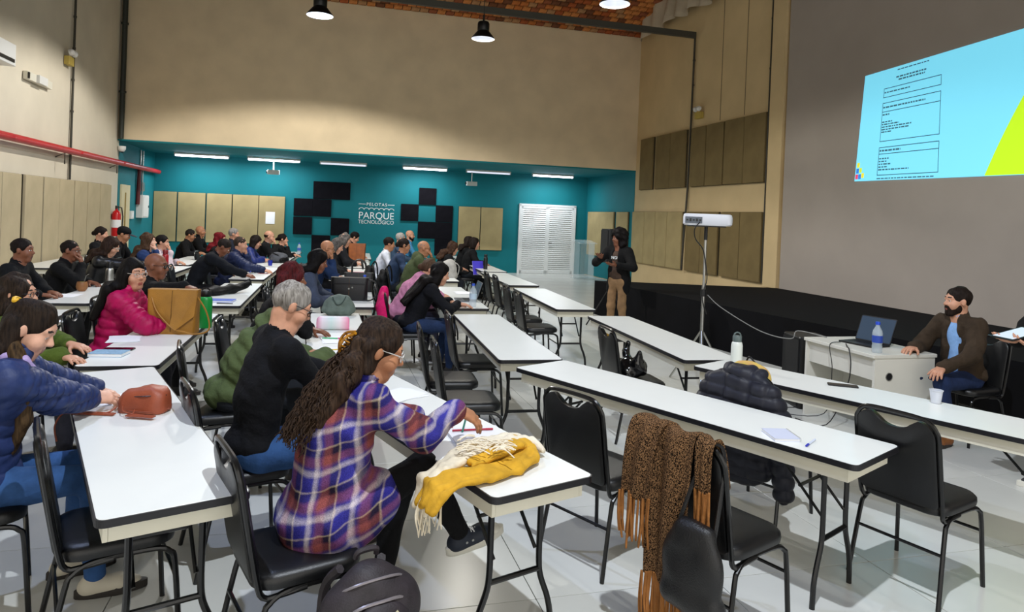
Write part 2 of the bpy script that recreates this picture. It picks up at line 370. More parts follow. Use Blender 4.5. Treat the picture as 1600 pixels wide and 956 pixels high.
# ------------------------------------------------------------------ high-bay lamps
SHADE = mat('black_lamp_shade', '#0c0c0d', .4, .2); REFL = mat('silver_reflector', '#e6ebf2', .3, .4, emit='#dfeaff', estr=1.6)
REFL2 = mat('dull_reflector', '#d4d8dc', .3, .4, emit='#e8eeff', estr=.35)
for k, (loc, en, colr, cone, label) in enumerate(HIGHBAY):
    x, y, z = loc
    e = empty('high_bay_lamp', loc, 0, label, 'lamp', 'high-bay lamps of the hall')
    MB().lathe([(.205, 0), (.2, .02), (.11, .13), (.105, .135), (.10, .14)], 28, caps=False).obj('shade', SHADE, e, True)
    MB().lathe([(.203, .001), (.19, .022), (.10, .125), (.0, .127)], 28, caps=False).obj('reflector', REFL if k == 0 else REFL2, e, True)
    MB().lathe([(.10, .14), (.105, .15), (.105, .27), (.09, .30), (.03, .31), (.0, .312)], 20).obj('driver_housing', SHADE, e, True)
    MB().tube([(0, 0, .31), (0, 0, .42)], .018, 8).obj('hook', SHADE, e)
    b_ = -x * ST + y * CT; zc = np.interp(-b_, [-p[0] for p in prof], [p[1] for p in prof])
    MB().tube([(0, 0, .42), (.01, 0, zc - z - .012)], .006, 6).obj('suspension_cable', SHADE, e)
    MB().lathe([(.0, .095), (.07, .095), (.07, .105), (.0, .105)], 16).obj('light_source', mat('lamp_glow', '#ffffff', .5, emit='#f4f7ff', estr=6), e)
    lo = lamp_light('lamp_beam', (0, 0, -.004), en, colr, cone); lo.parent = e
# ------------------------------------------------------------------ beam, conduits, pipes
GREY_ST = mat('grey_steel_tray', '#46443c', .6, .3)
tag(MB().box(((-4.4 + 8.5) / 2 , 15.0, 6.38), (12.9, .09, .14)).obj('cable_tray', GREY_ST, None, rz=TH), 'long dark steel cable tray spanning below the brick ceiling', 'beam')
PIPEM = mat('dark_conduit', '#3f3c33', .5, .4)
def wall_pipe(name, pts, r, m, label, clips=None):
    e = empty(name, R3(pts[0][0], pts[0][1], pts[0][2]), TH, label, 'pipe')
    p0 = Vector(pts[0]); MB().tube([Vector(p) - p0 for p in pts], r, 10).obj('pipe_run', m, e, True)
    if clips:
        for c in clips: MB().tube([Vector(c) - p0 + Vector((0, 0, -.02)), Vector(c) - p0 + Vector((0, 0, .02))], r * 1.35, 10).obj('clip', m, e, True)
    return e
wall_pipe('conduit', [(AL + .04, 14.97, 7.9), (AL + .04, 14.97, 2.2)], .022, PIPEM, 'thin grey conduit running down the left wall', [(AL + .04, 14.97, z) for z in (5.3, 4.7, 4.1, 3.5)])
wall_pipe('downpipe', [(AL + .09, BW - .09, 7.0), (AL + .09, BW - .09, 3.3)], .06, mat('dark_downpipe', '#2f332c', .5, .2), 'thick dark downpipe in the corner of left and back walls', [(AL + .09, BW - .09, z) for z in (6, 4.4)])
wall_pipe('conduit', [(AR - .05, 15.1, 6.36), (AR - .05, 15.12, 4.6), (AR - .05, 15.16, 2.7), (AR - .11, 15.2, .7)], .024, PIPEM, 'thin dark conduit down the right wall from the cable tray', [(AR - .05, 15.1, z) for z in (5.8, 5.2, 4.6)])
wall_pipe('conduit', [(AR - .07, 12.04, 8.4), (AR - .07, 12.04, .7)], .018, PIPEM, 'thin dark conduit beside the pilaster of the screen wall', [(AR - .07, 12.04, z) for z in (6, 5, 4, 3)])
RED = mat('red_fire_pipe', '#b5252a', .4, 0, .1, 6)
rp = wall_pipe('fire_pipe', [(AL + .16, 2, 2.72), (AL + .16, 21.75, 2.72)], .062, RED, 'red fire pipe running along the left wall into the alcove', [(AL + .16, b, 2.72) for b in (6, 12, 15.05, 18)])
for b in (14.3, 17.6): MB().tube([Vector((-.15, b - 2, -.14)), Vector((0.0, b - 2, -.06)), Vector((0, b - 2, -.26))], .012, 6).obj('bracket', PIPEM, rp)
MB().tube([Vector((-.08, 19.95 - 2, -.02)), Vector((-.1, 19.95 - 2, -.95))], .05, 10).obj('drop_pipe', mat('maroon_pipe', '#5c1a1c', .5), rp, True)
# electrical boxes, switches, emergency lights, cameras
def wallbox(name, wall, c, z, d, m, label, cat, parts=()):
    loc, rz = {'L': (R3(AL + .012, c, z), TH + math.pi / 2), 'R': (R3(AR - .013, c, z), TH - math.pi / 2), 'B': (R3(c, BT - .002, z), TH)}[wall]
    e = empty(name, loc, rz, label, cat)
    MB().layers(rrect(d[0], d[2], .01, 2), [(0, 1), (d[1] - .008, 1), (d[1], .96)], f3=lambda x, y, zz: (x, -zz, y)).obj('case', m, e)
    for nm, cc, dd, mm in parts: MB().box(cc, dd, R=Matrix.Identity(3)).obj(nm, mm, e)
    return e
wallbox('electrical_box', 'L', 20.33, 1.72, (.62, .16, .6), WHT_PLASTIC, 'white electrical distribution box on the teal left side wall', 'electrical box', [('door_panel', (0, -.165, 0), (.54, .012, .52), WHT_PLASTIC), ('latch', (.22, -.175, 0), (.03, .02, .06), BLK_PLASTIC)])
wallbox('junction_box', 'L', 20.3, 2.24, (.2, .1, .24), STEEL, 'small grey junction box above the white electrical box', 'junction box', [('lid', (0, -.104, 0), (.17, .008, .2), STEEL)])
wallbox('light_switch', 'L', 19.5, 1.5, (.24, .05, .2), WHT_PLASTIC, 'white switch plate beside the white electrical box', 'switch', [('rocker', (0, -.055, 0), (.08, .01, .11), PAPER)])
for a_, pz in ((20.2, 0), (20.45, 0)):
    wall_pipe('conduit', [(AL + .04, a_, 3.2), (AL + .04, a_, 2.36 if a_ < 20.4 else 2.02)], .02, STEEL, 'galvanised conduit rising from the %s to the soffit' % ('junction box' if a_ < 20.4 else 'electrical box'))
EM = mat('emergency_body', '#d9d5c4', .5)
e = wallbox('emergency_light', 'L', 13.32, 3.79, (1.05, .07, .13), EM, 'long white emergency light bar on the left wall', 'emergency light', [('battery_case', (.0, -.09, 0), (.36, .05, .13), WHT_PLASTIC), ('end_window', (-.5, -.075, 0), (.06, .01, .1), BLK_PLASTIC)])
def twin(wall, c, z, label):
    e = wallbox('emergency_light', wall, c, z, (.26, .09, .16), mat('yellow_case', '#b9a24c', .5), label, 'emergency light')
    for s in (-1, 1): MB().lathe([(.0, 0), (.06, .0), (.065, .05), (.03, .09), (0, .09)], 12, (s * .08, -.07, .14), R=Matrix.Rotation(math.radians(70), 3, 'X')).obj('lamp_head', WHT_PLASTIC, e, True)
twin('L', 14.68, 4.4, 'small twin-head emergency light beside the left wall conduit')
twin('R', 14.75, 4.42, 'small twin-head emergency light on the right wall above the brown panels')
e = wallbox('air_conditioner', 'L', 11.35, 3.93, (1.3, .2, .32), WHT_PLASTIC, 'white wall air conditioner cut by the left edge of the view', 'air conditioner', [('air_outlet', (0, -.205, -.09), (1.15, .01, .05), BLK_PLASTIC)])
def cctv(a, b, z, label, drop=.35):
    e = empty('ceiling_camera', R3(a, b, z), TH, label, 'camera')
    MB().tube([(0, 0, 0), (0, 0, drop)], .016, 6).obj('drop_rod', WHT_PLASTIC, e)
    MB().layers(rrect(.12, .34, .03, 3), [(-.07, .95), (-.06, 1), (.05, 1), (.06, .95)]).obj('camera_body', WHT_PLASTIC, e).rotation_euler = (0, 0, math.pi / 2)
    MB().lathe([(0, 0), (.04, 0), (.04, .03), (0, .03)], 12, (-.17, 0, 0), R=Matrix.Rotation(-math.pi / 2, 3, 'Y')).obj('lens', BLK_PLASTIC, e)
cctv(-1.42, 21.0, 2.85, 'white camera hanging from a rod under the second lit tube'); cctv(4.4, 21.0, 2.82, 'white camera hanging from a rod near the sand coloured panels')
e = empty('dome_camera', R3(AL + .1, BW - .02, 3.08), TH, 'small white dome camera at the left corner of the alcove', 'camera')
MB().lathe([(0, -.09), (.05, -.075), (.08, -.03), (.085, 0), (.085, .05), (0, .05)], 16).obj('housing', WHT_PLASTIC, e, True); MB().lathe([(0, -.105), (.03, -.1), (.045, -.08)], 12).obj('dome', BLK_PLASTIC, e, True)
MB().box((0, .04, .03), (.05, .1, .04)).obj('bracket', WHT_PLASTIC, e)
e = empty('fire_extinguisher', R3(AL + .13, 17.8, 1.02), TH, 'red fire extinguisher with white label hanging beside the alcove corner', 'extinguisher')
MB().lathe([(0, 0), (.085, .0), (.095, .03), (.095, .5), (.07, .57), (.03, .6), (.03, .64), (0, .64)], 18).obj('cylinder', mat('extinguisher_red', '#c4161c', .3), e, True)
MB().lathe([(.0965, .2), (.0965, .38)], 18, caps=False).obj('label_band', PAPER, e, True)
MB().box((0, 0, .67), (.03, .12, .07)).obj('valve', BLK_PLASTIC, e); MB().tube([(0, .05, .68), (.08, .1, .66), (.11, .1, .45), (.1, .1, .2)], .014, 6).obj('hose', BLK_PLASTIC, e, True)
MB().box((-.11, 0, .45), (.03, .1, .12)).obj('wall_hook', STEEL, e)
tag(MB().box((0, 0, 0), (.16, .02, .5)).obj('extinguisher_sign', PAPER, None, loc=R3(AL + .013, 17.82, .72), rz=TH + math.pi / 2), 'white strip sign on the wall below the fire extinguisher', 'sign')
# draped ceiling cloth at the right wall
low = [(17.55, 6.80), (17.0, 6.95), (16.45, 6.86), (15.9, 7.02), (15.3, 6.90), (14.8, 7.0), (14.28, 6.86), (13.9, 6.95), (13.5, 6.84), (12.9, 7.0), (12.2, 6.9)]
P = [Vector((0, b, z)) for b, z in low]; lo_ = bez(P, 6); mb = MB(); v = []; f = []; nn = len(lo_); rows = 9
for i, p in enumerate(lo_):
    for k in range(rows):
        t = k / (rows - 1); zt = p.z + t * (8.1 - p.z)
        v.append((8.42 - .09 * math.sin(i * .95) * (1 - .4 * t) - .10 * t * math.sin(i * .3) - .12, p.y - .25 * t, zt))
for i in range(nn - 1):
    for k in range(rows - 1): f.append([i * rows + k, (i + 1) * rows + k, (i + 1) * rows + k + 1, i * rows + k + 1])
o = mb.add(v, f).obj('ceiling_drape', mat('pale_drape_cloth', '#b3a58f', .9, 0, .08, 4), None, True, rz=TH)
s_ = o.modifiers.new('thickness', 'SOLIDIFY'); s_.thickness = .012
tag(o, 'pale cloth swag draped below the ceiling along the right wall', 'drape')
# ------------------------------------------------------------------ projected slide
SX = AR - .066
def sq(c): return mat('slide_' + c[1:], c, .9, emit=c, estr=.58, spec=.0)
def P2(b, z, d=0): return (SX - d, b, z)
TLs, BLs, TRs, BRs = (9.50, 4.37), (9.64, 2.64), (6.3, 4.50), (6.1, 2.60)
sl_ = empty('projected_slide', R3(0, 0, 0), TH, 'projected slide with cyan background, framed text boxes and a green curve on the screen wall', 'projection')
def sp(u, v, d=0):
    """slide coordinates: u 0..1 left-right over the visible+hidden width, v 0..1 bottom-top"""
    b = (1 - v) * ((1 - u) * BLs[0] + u * BRs[0]) + v * ((1 - u) * TLs[0] + u * TRs[0]); z = (1 - v) * ((1 - u) * BLs[1] + u * BRs[1]) + v * ((1 - u) * TLs[1] + u * TRs[1])
    return (SX - d, b, z)
def spoly(name, uv, c, d, par):
    n = len(uv); v = [sp(u, t, d) for u, t in uv] + [sp(u, t, d - .0015) for u, t in uv]
    return MB().add(v, [list(range(n)), list(range(n, 2 * n))[::-1]] + [[k, n + k, n + (k + 1) % n, (k + 1) % n] for k in range(n)]).obj(name, sq(c), par)
spoly('slide_background', [(0, 0), (1, 0), (1, 1), (0, 1)], '#79d3ee', .003, sl_)
curve = [(.665 + .22 * t + .11 * t * t, t * .95) for t in [i / 12 for i in range(13)]]
spoly('green_curve', [(p[0], max(p[1], .004)) for p in curve] + [(.995, .95), (.995, .004)], '#b4e02a', .005, sl_)
for u, v_, c in ((.004, .02, '#d8486a'), (.022, .02, '#3a7ad0'), (.006, .075, '#3a7ad0'), (.024, .08, '#c8d83a'), (.008, .13, '#d8d23a'), (.04, .03, '#e0d23a')):
    spoly('logo_square', [(u, v_), (u + .016, v_), (u + .016, v_ + .045), (u, v_ + .045)], c, .005, sl_)
def sframe(u0, v0, u1, v1):
    t = .0025; tv = .006
    m_ = MB()
    for q in ([(u0, v0), (u1, v0), (u1, v0 + tv), (u0, v0 + tv)], [(u0, v1 - tv), (u1, v1 - tv), (u1, v1), (u0, v1)], [(u0, v0), (u0 + t, v0), (u0 + t, v1), (u0, v1)], [(u1 - t, v0), (u1, v0), (u1, v1), (u1 - t, v1)]):
        m_.add([sp(u, v, .006) for u, v in q], [[0, 1, 2, 3]])
    m_.obj('text_frame', sq('#2b4a56'), sl_)
sframe(.135, .745, .46, .83); sframe(.135, .35, .46, .70); sframe(.135, .615, .46, .70); sframe(.135, .045, .46, .30); sframe(.135, .235, .46, .30)
rt = random.Random(5)
def words(u0, u1, v0, h):
    m_ = MB(); u = u0
    while u < u1:
        wd = rt.uniform(.008, .022); q = [(u, v0), (min(u + wd, u1), v0), (min(u + wd, u1), v0 + h), (u, v0 + h)]; m_.add([sp(a, b, .006) for a, b in q], [[0, 1, 2, 3]]); u += wd + .004
    m_.obj('text_line', sq('#3d6470'), sl_)
for args in ((.21, .39, .965, .01), (.205, .38, .90, .014), (.22, .37, .875, .014), (.14, .29, .785, .012), (.14, .38, .65, .014), (.14, .18, .585, .014), (.14, .2, .52, .012), (.14, .24, .498, .012), (.14, .31, .475, .012), (.14, .30, .452, .012), (.14, .20, .43, .012),
             (.14, .26, .26, .016), (.14, .2, .19, .012), (.14, .185, .165, .012), (.14, .21, .14, .012), (.14, .19, .115, .012), (.14, .31, .09, .012), (.135, .44, .012, .01)): words(*args)
# ------------------------------------------------------------------ folding tables
TL, TW, TZ = 2.35, .50, .75
def make_table():
    e = empty('folding_table')
    out = rrect(TL - .012, TW - .012, .03, 6)
    top = MB().layers(out, [(.724, 1), (.7495, 1), (.75, .9995)]).obj('tabletop', WHITE_TOP, e)
    MB().ring(rrect(TL, TW, .036, 6), rrect(TL - .0125, TW - .0125, .03, 6), .722, .7488).obj('edge_band', BLACK_EDGE, top)
    for s in (-1, 1):
        MB().box((0, s * (TW / 2 - .035), .688), (TL - .10, .016, .068)).obj('side_apron', APRON, e)
        MB().box((s * (TL / 2 - .058), 0, .688), (.016, TW - .088, .068)).obj('end_apron', APRON, e)
        x = s * (TL / 2 - .2)
        for t in (-1, 1):
            MB().tube(bez([(x, t * .125, .72), (x, t * .125, .5), (x, t * .125, .36), (x, t * .135, .28), (x, t * .175, .18), (x, t * .195, .1), (x, t * .2, .0)], 4), .0135, 8).obj('leg', BLK_METAL, e, True)
            MB().tube([(x - s * .002, t * .105, .40), (x - s * .30, t * .105, .71)], .008, 6).obj('brace', BLK_METAL, e, True)
        MB().tube([(x, -.13, .31), (x, .13, .31)], .012, 8).obj('crossbar', BLK_METAL, e, True)
        MB().tube([(x - s * .13, -.11, .53), (x - s * .13, .11, .53)], .009, 6).obj('crossbar', BLK_METAL, e, True)
        MB().tube([(x, -.2, .705), (x, .2, .705)], .012, 8).obj('hinge_bar', BLK_METAL, e, True)
    return e
TABLES = {
 'T1': (-1.801, 3.36, 2.186, 'white folding table with the brown shoulder bag in the left foreground'),
 'T2': (-2.792, 5.571, 1.817, 'white folding table under the mustard leather tote bag'),
 'T3': (-3.391, 8.436, 1.82, 'white folding table with the black umbrella pouch and blue notebook'),
 'T4': (-4.125, 11.258, 1.796, 'white folding table where the person in dark navy jacket writes'),
 'T4b': (-4.66, 13.62, 1.79, 'white folding table under the grey backpack behind the writing person'),
 'T4c': (-5.18, 15.98, 1.79, 'far white folding table with two water bottles left of the checker panels'),
 'TA': (-.479, 3.684, 2.166, 'white folding table with the mustard scarf in front of the plaid shirt person'),
 'TA2': (-1.476, 5.974, 1.843, 'white folding table with the pink pencil case'),
 'T6': (-1.988, 8.762, 1.79, 'white folding table under the large black handbag'),
 'T7': (-2.6, 11.63, 1.80, 'white folding table behind the black handbag, beside the grey streaked hair'),
 'T7b': (-3.13, 14.1, 1.79, 'white folding table under the brown leather shopper'),
 'T8': (-3.62, 16.6, 1.79, 'farthest white folding table below the white wall logo'),
 'TB': (1.013, 4.142, 2.282, 'long white folding table with notepad and blue pen in the right foreground'),
 'TE': (-.08, 6.292, 1.80, 'empty white folding table in the middle of the hall'),
 'TI': (-.71, 9.029, 1.785, 'white folding table with laptop and clear water bottle'),
 'TJ': (-1.3, 12.2, 1.79, 'white folding table with the pale grey bag behind the laptop table'),
 'TJ2': (-1.83, 14.6, 1.79, 'white folding table in front of the bearded person'),
 'TC': (2.344, 4.438, 2.28, 'white folding table with thermos bottle, phone and plastic cup at the right edge'),
 'TD': (1.37, 6.568, 1.789, 'empty white folding table nearest the projector stand'),
 'TF': (.552, 9.317, 1.79, 'empty white folding table in front of the presenter'),
 'TG': (-.043, 12.02, 1.81, 'empty white folding table leading towards the louvred doors'),
 'TH': (-.56, 14.5, 1.80, 'white folding table with black bottle and purple folder'),
 'TH2': (-1.1, 17.0, 1.79, 'far white folding table right of the checker panels'),
 'T9': (-4.83, 8.19, 1.80, 'white folding table in front of the two dark clothed people at the left'),
 'T10': (-4.12, 5.473, 1.828, 'white folding table at the left edge beside the person in olive green'),
 'T5': (-5.45, 10.72, 1.80, 'white folding table with scattered papers behind the bald person in sunglasses'),
 'T5b': (-6.15, 13.2, 1.80, 'white folding table in front of the two black clothed people at the back left'),
}
_t0 = make_table(); first = True
for k, (x, y, t, lab) in TABLES.items():
    o = _t0 if first else copy_tree(_t0); first = False
    o.location = (x, y, 0); o.rotation_euler = (0, 0, t); tag(o, lab, 'table', 'white folding tables of the hall')
o = copy_tree(_t0); o.location = R3(-4.3, 13.3, 0); o.rotation_euler = (0, 0, TH + math.pi / 2); tag(o, 'white folding table pushed against the left wall panels', 'table', 'white folding tables of the hall')
def on_table(k, s, w, z=TZ):
    """point on table k: s metres along its axis from the centre, w metres towards its left edge"""
    x, y, t, _ = TABLES[k]; return Vector((x + s * math.cos(t) - w * math.sin(t), y + s * math.sin(t) + w * math.cos(t), z))
# ------------------------------------------------------------------ banquet chairs (forward = +Y)
def make_chair():
    e = empty('banquet_chair')
    MB().layers(rrect(.43, .42, .09, 6), [(.425, .93), (.432, .985), (.45, 1), (.468, .99), (.482, .93), (.488, .82), (.490, .6)]).obj('seat', BLK_VINYL, e, True)
    tl = math.radians(10)
    def bk(x, z, d): return (x, -.20 - d * math.cos(tl) - (z - .46) * math.tan(tl), z - d * math.sin(tl) * 0)
    # panel outline with a dip at the top (hand hole below the tube)
    ol = []
    for i in range(7): a = math.radians(180 + 90 * i / 6); ol.append((-.165 + .03 * math.cos(a), .49 + .03 * math.sin(a)))
    for i in range(7): a = math.radians(270 + 90 * i / 6); ol.append((.165 + .03 * math.cos(a), .49 + .03 * math.sin(a)))
    for i in range(9): a = math.radians(0 + 90 * i / 8); ol.append((.115 + .08 * math.cos(a), .815 + .075 * math.sin(a)))
    for i in range(11):
        u = 1 - 2 * (i + .5) / 11; ol.append((u * .085, 0.885 - .052 * math.sqrt(max(0, 1 - u * u))))
    for i in range(9): a = math.radians(90 + 90 * i / 8); ol.append((-.115 + .08 * math.cos(a), .815 + .075 * math.sin(a)))
    n = len(ol); cx, cz = 0, .68; mb = MB(); v = []; f = []
    for d, sc in ((.018, .95), (.014, .995), (-.012, .995), (-.02, .95)):
        for (x, z) in ol: v.append(bk(x * sc, cz + (z - cz) * sc, d))
    for i in range(3):
        for k in range(n): l = (k + 1) % n; f.append([i * n + k, i * n + l, (i + 1) * n + l, (i + 1) * n + k])
    f.append(list(range(n))[::-1]); f.append([3 * n + k for k in range(n)])
    mb.add(v, f).obj('backrest', BLK_VINYL, e, True)
    path = [(-.20, .40), (-.205, .5), (-.205, .8), (-.195, .855), (-.165, .893), (-.12, .906), (0, .909), (.12, .906), (.165, .893), (.195, .855), (.205, .8), (.205, .5), (.20, .40)]
    pts = [(-.2, -.02, .413), (-.2, -.12, .405), (-.2, -.178, .412)] + [bk(x, z, 0) for x, z in path[1:-1]] + [(.2, -.178, .412), (.2, -.12, .405), (.2, -.02, .413)]
    MB().tube(bez(pts, 3), .0115, 8).obj('back_frame', BLK_METAL, e, True)
    for s in (-1, 1):
        MB().tube(bez([(s * .195, .0, .418), (s * .2, .13, .416), (s * .205, .18, .395), (s * .21, .2, .34), (s * .22, .225, 0)], 4), .0115, 8).obj('leg', BLK_METAL, e, True)
        MB().tube(bez([(s * .195, .0, .418), (s * .2, -.1, .412), (s * .205, -.155, .385), (s * .21, -.18, .33), (s * .225, -.245, 0)], 4), .0115, 8).obj('leg', BLK_METAL, e, True)
    MB().tube([(-.213, -.2, .25), (.213, -.2, .25)], .0085, 6).obj('stretcher', BLK_METAL, e, True)
    MB().tube([(-.212, .204, .29), (.212, .204, .29)], .0085, 6).obj('stretcher', BLK_METAL, e, True)
    return e
_c0 = make_chair(); _cf = [True]; CHAIRS = {}
def chair(key, x, y, ang, label, group='black banquet chairs'):
    o = _c0 if _cf[0] else copy_tree(_c0); _cf[0] = False
    o.location = (x, y, 0); o.rotation_euler = (0, 0, math.radians(ang) - math.pi / 2); tag(o, label, 'chair', group); CHAIRS[key] = o; return o
for c in [
 ('CH1', 2.19, 3.61, 33, 'empty black banquet chair at the right end of the notepad table, back to the viewer'),
 ('CH2', .55, 3.76, 42, 'empty black banquet chair with bare backrest and hand hole beside the scarf table corner'),
 ('CH3', .98, 3.08, 37, 'black banquet chair with the tweed scarf and black bag on its back'),
 ('CH4', 1.66, 4.40, 41, 'black banquet chair wearing the dark puffer jacket'),
 ('CH5', 1.10, 5.87, 13, 'black banquet chair with a shiny black plastic bag on its seat'),
 ('CH6', -.45, 5.66, 11, 'empty black banquet chair at the left of the empty middle table, second from the viewer'),
 ('CH7', -.26, 5.04, 13, 'empty black banquet chair right behind the plaid shirt person\'s table, nearest the viewer'),
 ('CH8', -.29, 6.44, 13, 'empty black banquet chair tucked under the empty middle table'),
 ('CH9', -.12, 11.38, 13, 'empty black banquet chair farthest along the aisle towards the louvred doors'),
 ('CH10', .04, 10.72, 13, 'empty black banquet chair in the aisle row, second farthest'),
 ('CH11', .22, 9.25, 13, 'empty black banquet chair in the aisle row, second nearest before the presenter'),
 ('CH12', .37, 8.55, 13, 'empty black banquet chair in the aisle row, nearest one before the presenter'),
 ('CH14', -1.6, 2.86, 35, 'empty black banquet chair tucked under the near end of the brown bag table'),
 ]: chair(*c)
# ------------------------------------------------------------------ speaker's desk
DESK = mat('white_desk_board', '#d6d4ca', .45, 0, .03, 3)
dk = empty('office_desk', R3(4.93, 5.32, 0), TH, 'white office desk with a cable hole in its end panel before the stage', 'desk')
MB().layers(rrect(.68, .9, .01, 2), [(.722, 1), (.747, 1), (.75, .995)]).obj('desktop', DESK, dk)
ep = MB(); ep.box((0, -.43, .36), (.64, .025, .72)); e1 = ep.obj('end_panel', DESK, dk)
MB().tube([(-.17, -.447, .56), (-.17, -.436, .56)], .032, 16).obj('cable_hole', BLK_PLASTIC, e1); MB().ring([(.036 * math.cos(t) - .17, .036 * math.sin(t)) for t in [i * .3927 for i in range(16)]], [(.029 * math.cos(t) - .17, .029 * math.sin(t)) for t in [i * .3927 for i in range(16)]], 0, .006).obj('grommet', STEEL, e1)
e1.children[1].rotation_euler = (math.pi / 2, 0, 0); e1.children[1].location = (0, -.443, .56)
MB().box((0, .43, .36), (.64, .025, .72)).obj('end_panel', DESK, dk)
MB().box((-.28, 0, .62), (.02, .835, .2)).obj('front_apron', DESK, dk)
MB().box((.12, 0, .42), (.018, .835, .56)).obj('modesty_panel', DESK, dk)
# ------------------------------------------------------------------ implicit surfaces -> one smooth mesh
F32 = np.float32
class SDF:
    def __init__(s): s.p = []; s.lo = np.full(3, 1e9); s.hi = np.full(3, -1e9)
    def _b(s, lo, hi, op):
        if op > 0: s.lo = np.minimum(s.lo, lo); s.hi = np.maximum(s.hi, hi)
    def cone(s, a, b, ra, rb=None, k=.025, op=1, q=0, qa=0.0):
        a = np.asarray(a, float); b = np.asarray(b, float); rb = ra if rb is None else rb; R = max(ra, rb) + qa
        lo, hi = np.minimum(a, b) - R, np.maximum(a, b) + R; s._b(lo, hi, op)
        s.p.append(('c', a, b, ra, rb, k, op, lo, hi, q, qa)); return s
    def ell(s, c, r, R=None, k=.025, op=1):
        c = np.asarray(c, float); r = np.asarray(r, float); m = max(r); lo, hi = c - m, c + m; s._b(lo, hi, op)
        s.p.append(('e', c, r, np.eye(3) if R is None else np.asarray(R, float), k, op, lo, hi)); return s
    def chain(s, pts, rs, k=.02):
        for i in range(len(pts) - 1): s.cone(pts[i], pts[i + 1], rs[i], rs[i + 1], k)
        return s
    def pd(s, p, X):
        if p[0] == 'c':
            _, a, b, ra, rb, k, op, lo, hi, q, qa = p
            ab = (b - a).astype(F32); L2 = float(ab @ ab) + 1e-12; t = np.clip((X - a.astype(F32)) @ ab / L2, 0, 1)
            d = X - a.astype(F32) - t[:, None] * ab
            r = ra + (rb - ra) * t
            if q: r = r + qa * (np.abs(np.sin(t * math.pi * q)) ** .6 - .6)
            return np.sqrt((d * d).sum(1)) - r
        _, c, r, R, k, op, lo, hi = p
        l = ((X - c.astype(F32)) @ R.astype(F32)); u = l / r.astype(F32); k0 = np.sqrt((u * u).sum(1)) + 1e-6; v = u / r.astype(F32); k1 = np.sqrt((v * v).sum(1)) + 1e-6
        return k0 * (k0 - 1) / k1
    def ev(s, X, mg):
        d = np.ones(len(X), F32)
        for p in s.p:
            k, op, lo, hi = (p[5], p[6], p[7], p[8]) if p[0] == 'c' else (p[4], p[5], p[6], p[7])
            i = np.nonzero(((X > lo - mg) & (X < hi + mg)).all(1))[0]
            if not len(i): continue
            dd = s.pd(p, X[i]).astype(F32); d0 = d[i]
            if op > 0: h = np.maximum(k - np.abs(d0 - dd), 0) / k; d[i] = np.minimum(d0, dd) - h * h * k * .25
            else: h = np.maximum(k - np.abs(d0 + dd), 0) / k; d[i] = np.maximum(d0, -dd) + h * h * k * .25
        return d
    def grid(s, h):
        B = 5; o = s.lo - 3 * h; nb = np.ceil((s.hi + 3 * h - o) / (h * B)).astype(int); n = nb * B + 1
        bd = h * B * .87; mg = max(.05, bd * 1.6)
        ii = np.stack(np.meshgrid(*[np.arange(x) for x in nb], indexing='ij'), -1).reshape(-1, 3)
        cen = (o + (ii + .5) * h * B).astype(F32); dc = s.ev(cen, mg)
        V = np.ones(n, F32)
        inner = ii[dc < -bd * 1.5]
        for c in inner: V[c[0]*B:c[0]*B+B, c[1]*B:c[1]*B+B, c[2]*B:c[2]*B+B] = -1
        ks = ii[np.abs(dc) <= bd * 1.6]
        off = np.stack(np.meshgrid(*[np.arange(B + 1)] * 3, indexing='ij'), -1).reshape(-1, 3)
        idx = (ks[:, None, :] * B + off[None]).reshape(-1, 3)
        fl = np.unique(np.ravel_multi_index(idx.T, n)); q = np.stack(np.unravel_index(fl, n), -1)
        X = (o + q * h).astype(F32); out = np.empty(len(X), F32)
        for j in range(0, len(X), 400000): out[j:j + 400000] = s.ev(X[j:j + 400000], mg)
        V.reshape(-1)[fl] = out
        return V, o
    def mesh(s, h):
        V, o = s.grid(h); S = V < 0
        cnt = np.zeros(tuple(x - 1 for x in V.shape), np.int8); nx, ny, nz = cnt.shape
        cs = [(i, j, k) for i in (0, 1) for j in (0, 1) for k in (0, 1)]
        for i, j, k in cs: cnt += S[i:i + nx, j:j + ny, k:k + nz]
        cell = np.argwhere((cnt > 0) & (cnt < 8)); ids = np.full(cnt.shape, -1, np.int32); ids[tuple(cell.T)] = np.arange(len(cell))
        val = np.stack([V[cell[:, 0] + i, cell[:, 1] + j, cell[:, 2] + k] for i, j, k in cs], 1)
        acc = np.zeros((len(cell), 3)); c = np.zeros(len(cell))
        for a in range(8):
            for b in range(a + 1, 8):
                da = np.array(cs[b]) - np.array(cs[a])
                if np.abs(da).sum() != 1: continue
                va, vb = val[:, a], val[:, b]; m = (va < 0) != (vb < 0); t = np.clip(va[m] / (va[m] - vb[m]), 0, 1)
                acc[m] += np.array(cs[a]) + t[:, None] * da; c[m] += 1
        P = o + (cell + acc / c[:, None]) * h
        quads = []
        for ax in range(3):
            sl0 = [slice(None)] * 3; sl1 = [slice(None)] * 3; sl0[ax] = slice(None, -1); sl1[ax] = slice(1, None)
            A, Bq = S[tuple(sl0)], S[tuple(sl1)]; e = np.argwhere(A != Bq); u, w_ = [(1, 2), (2, 0), (0, 1)][ax]
            e = e[(e[:, u] > 0) & (e[:, w_] > 0) & (e[:, u] < cnt.shape[u]) & (e[:, w_] < cnt.shape[w_])]
            if not len(e): continue
            du = np.zeros(3, int); du[u] = 1; dw = np.zeros(3, int); dw[w_] = 1
            q = np.stack([ids[tuple((e - du - dw).T)], ids[tuple((e - dw).T)], ids[tuple(e.T)], ids[tuple((e - du).T)]], 1)
            fl = ~A[tuple(e.T)]; q[fl] = q[fl][:, ::-1]; quads.append(q)
        Q = np.concatenate(quads); Q = Q[(Q >= 0).all(1)]
        return P, Q
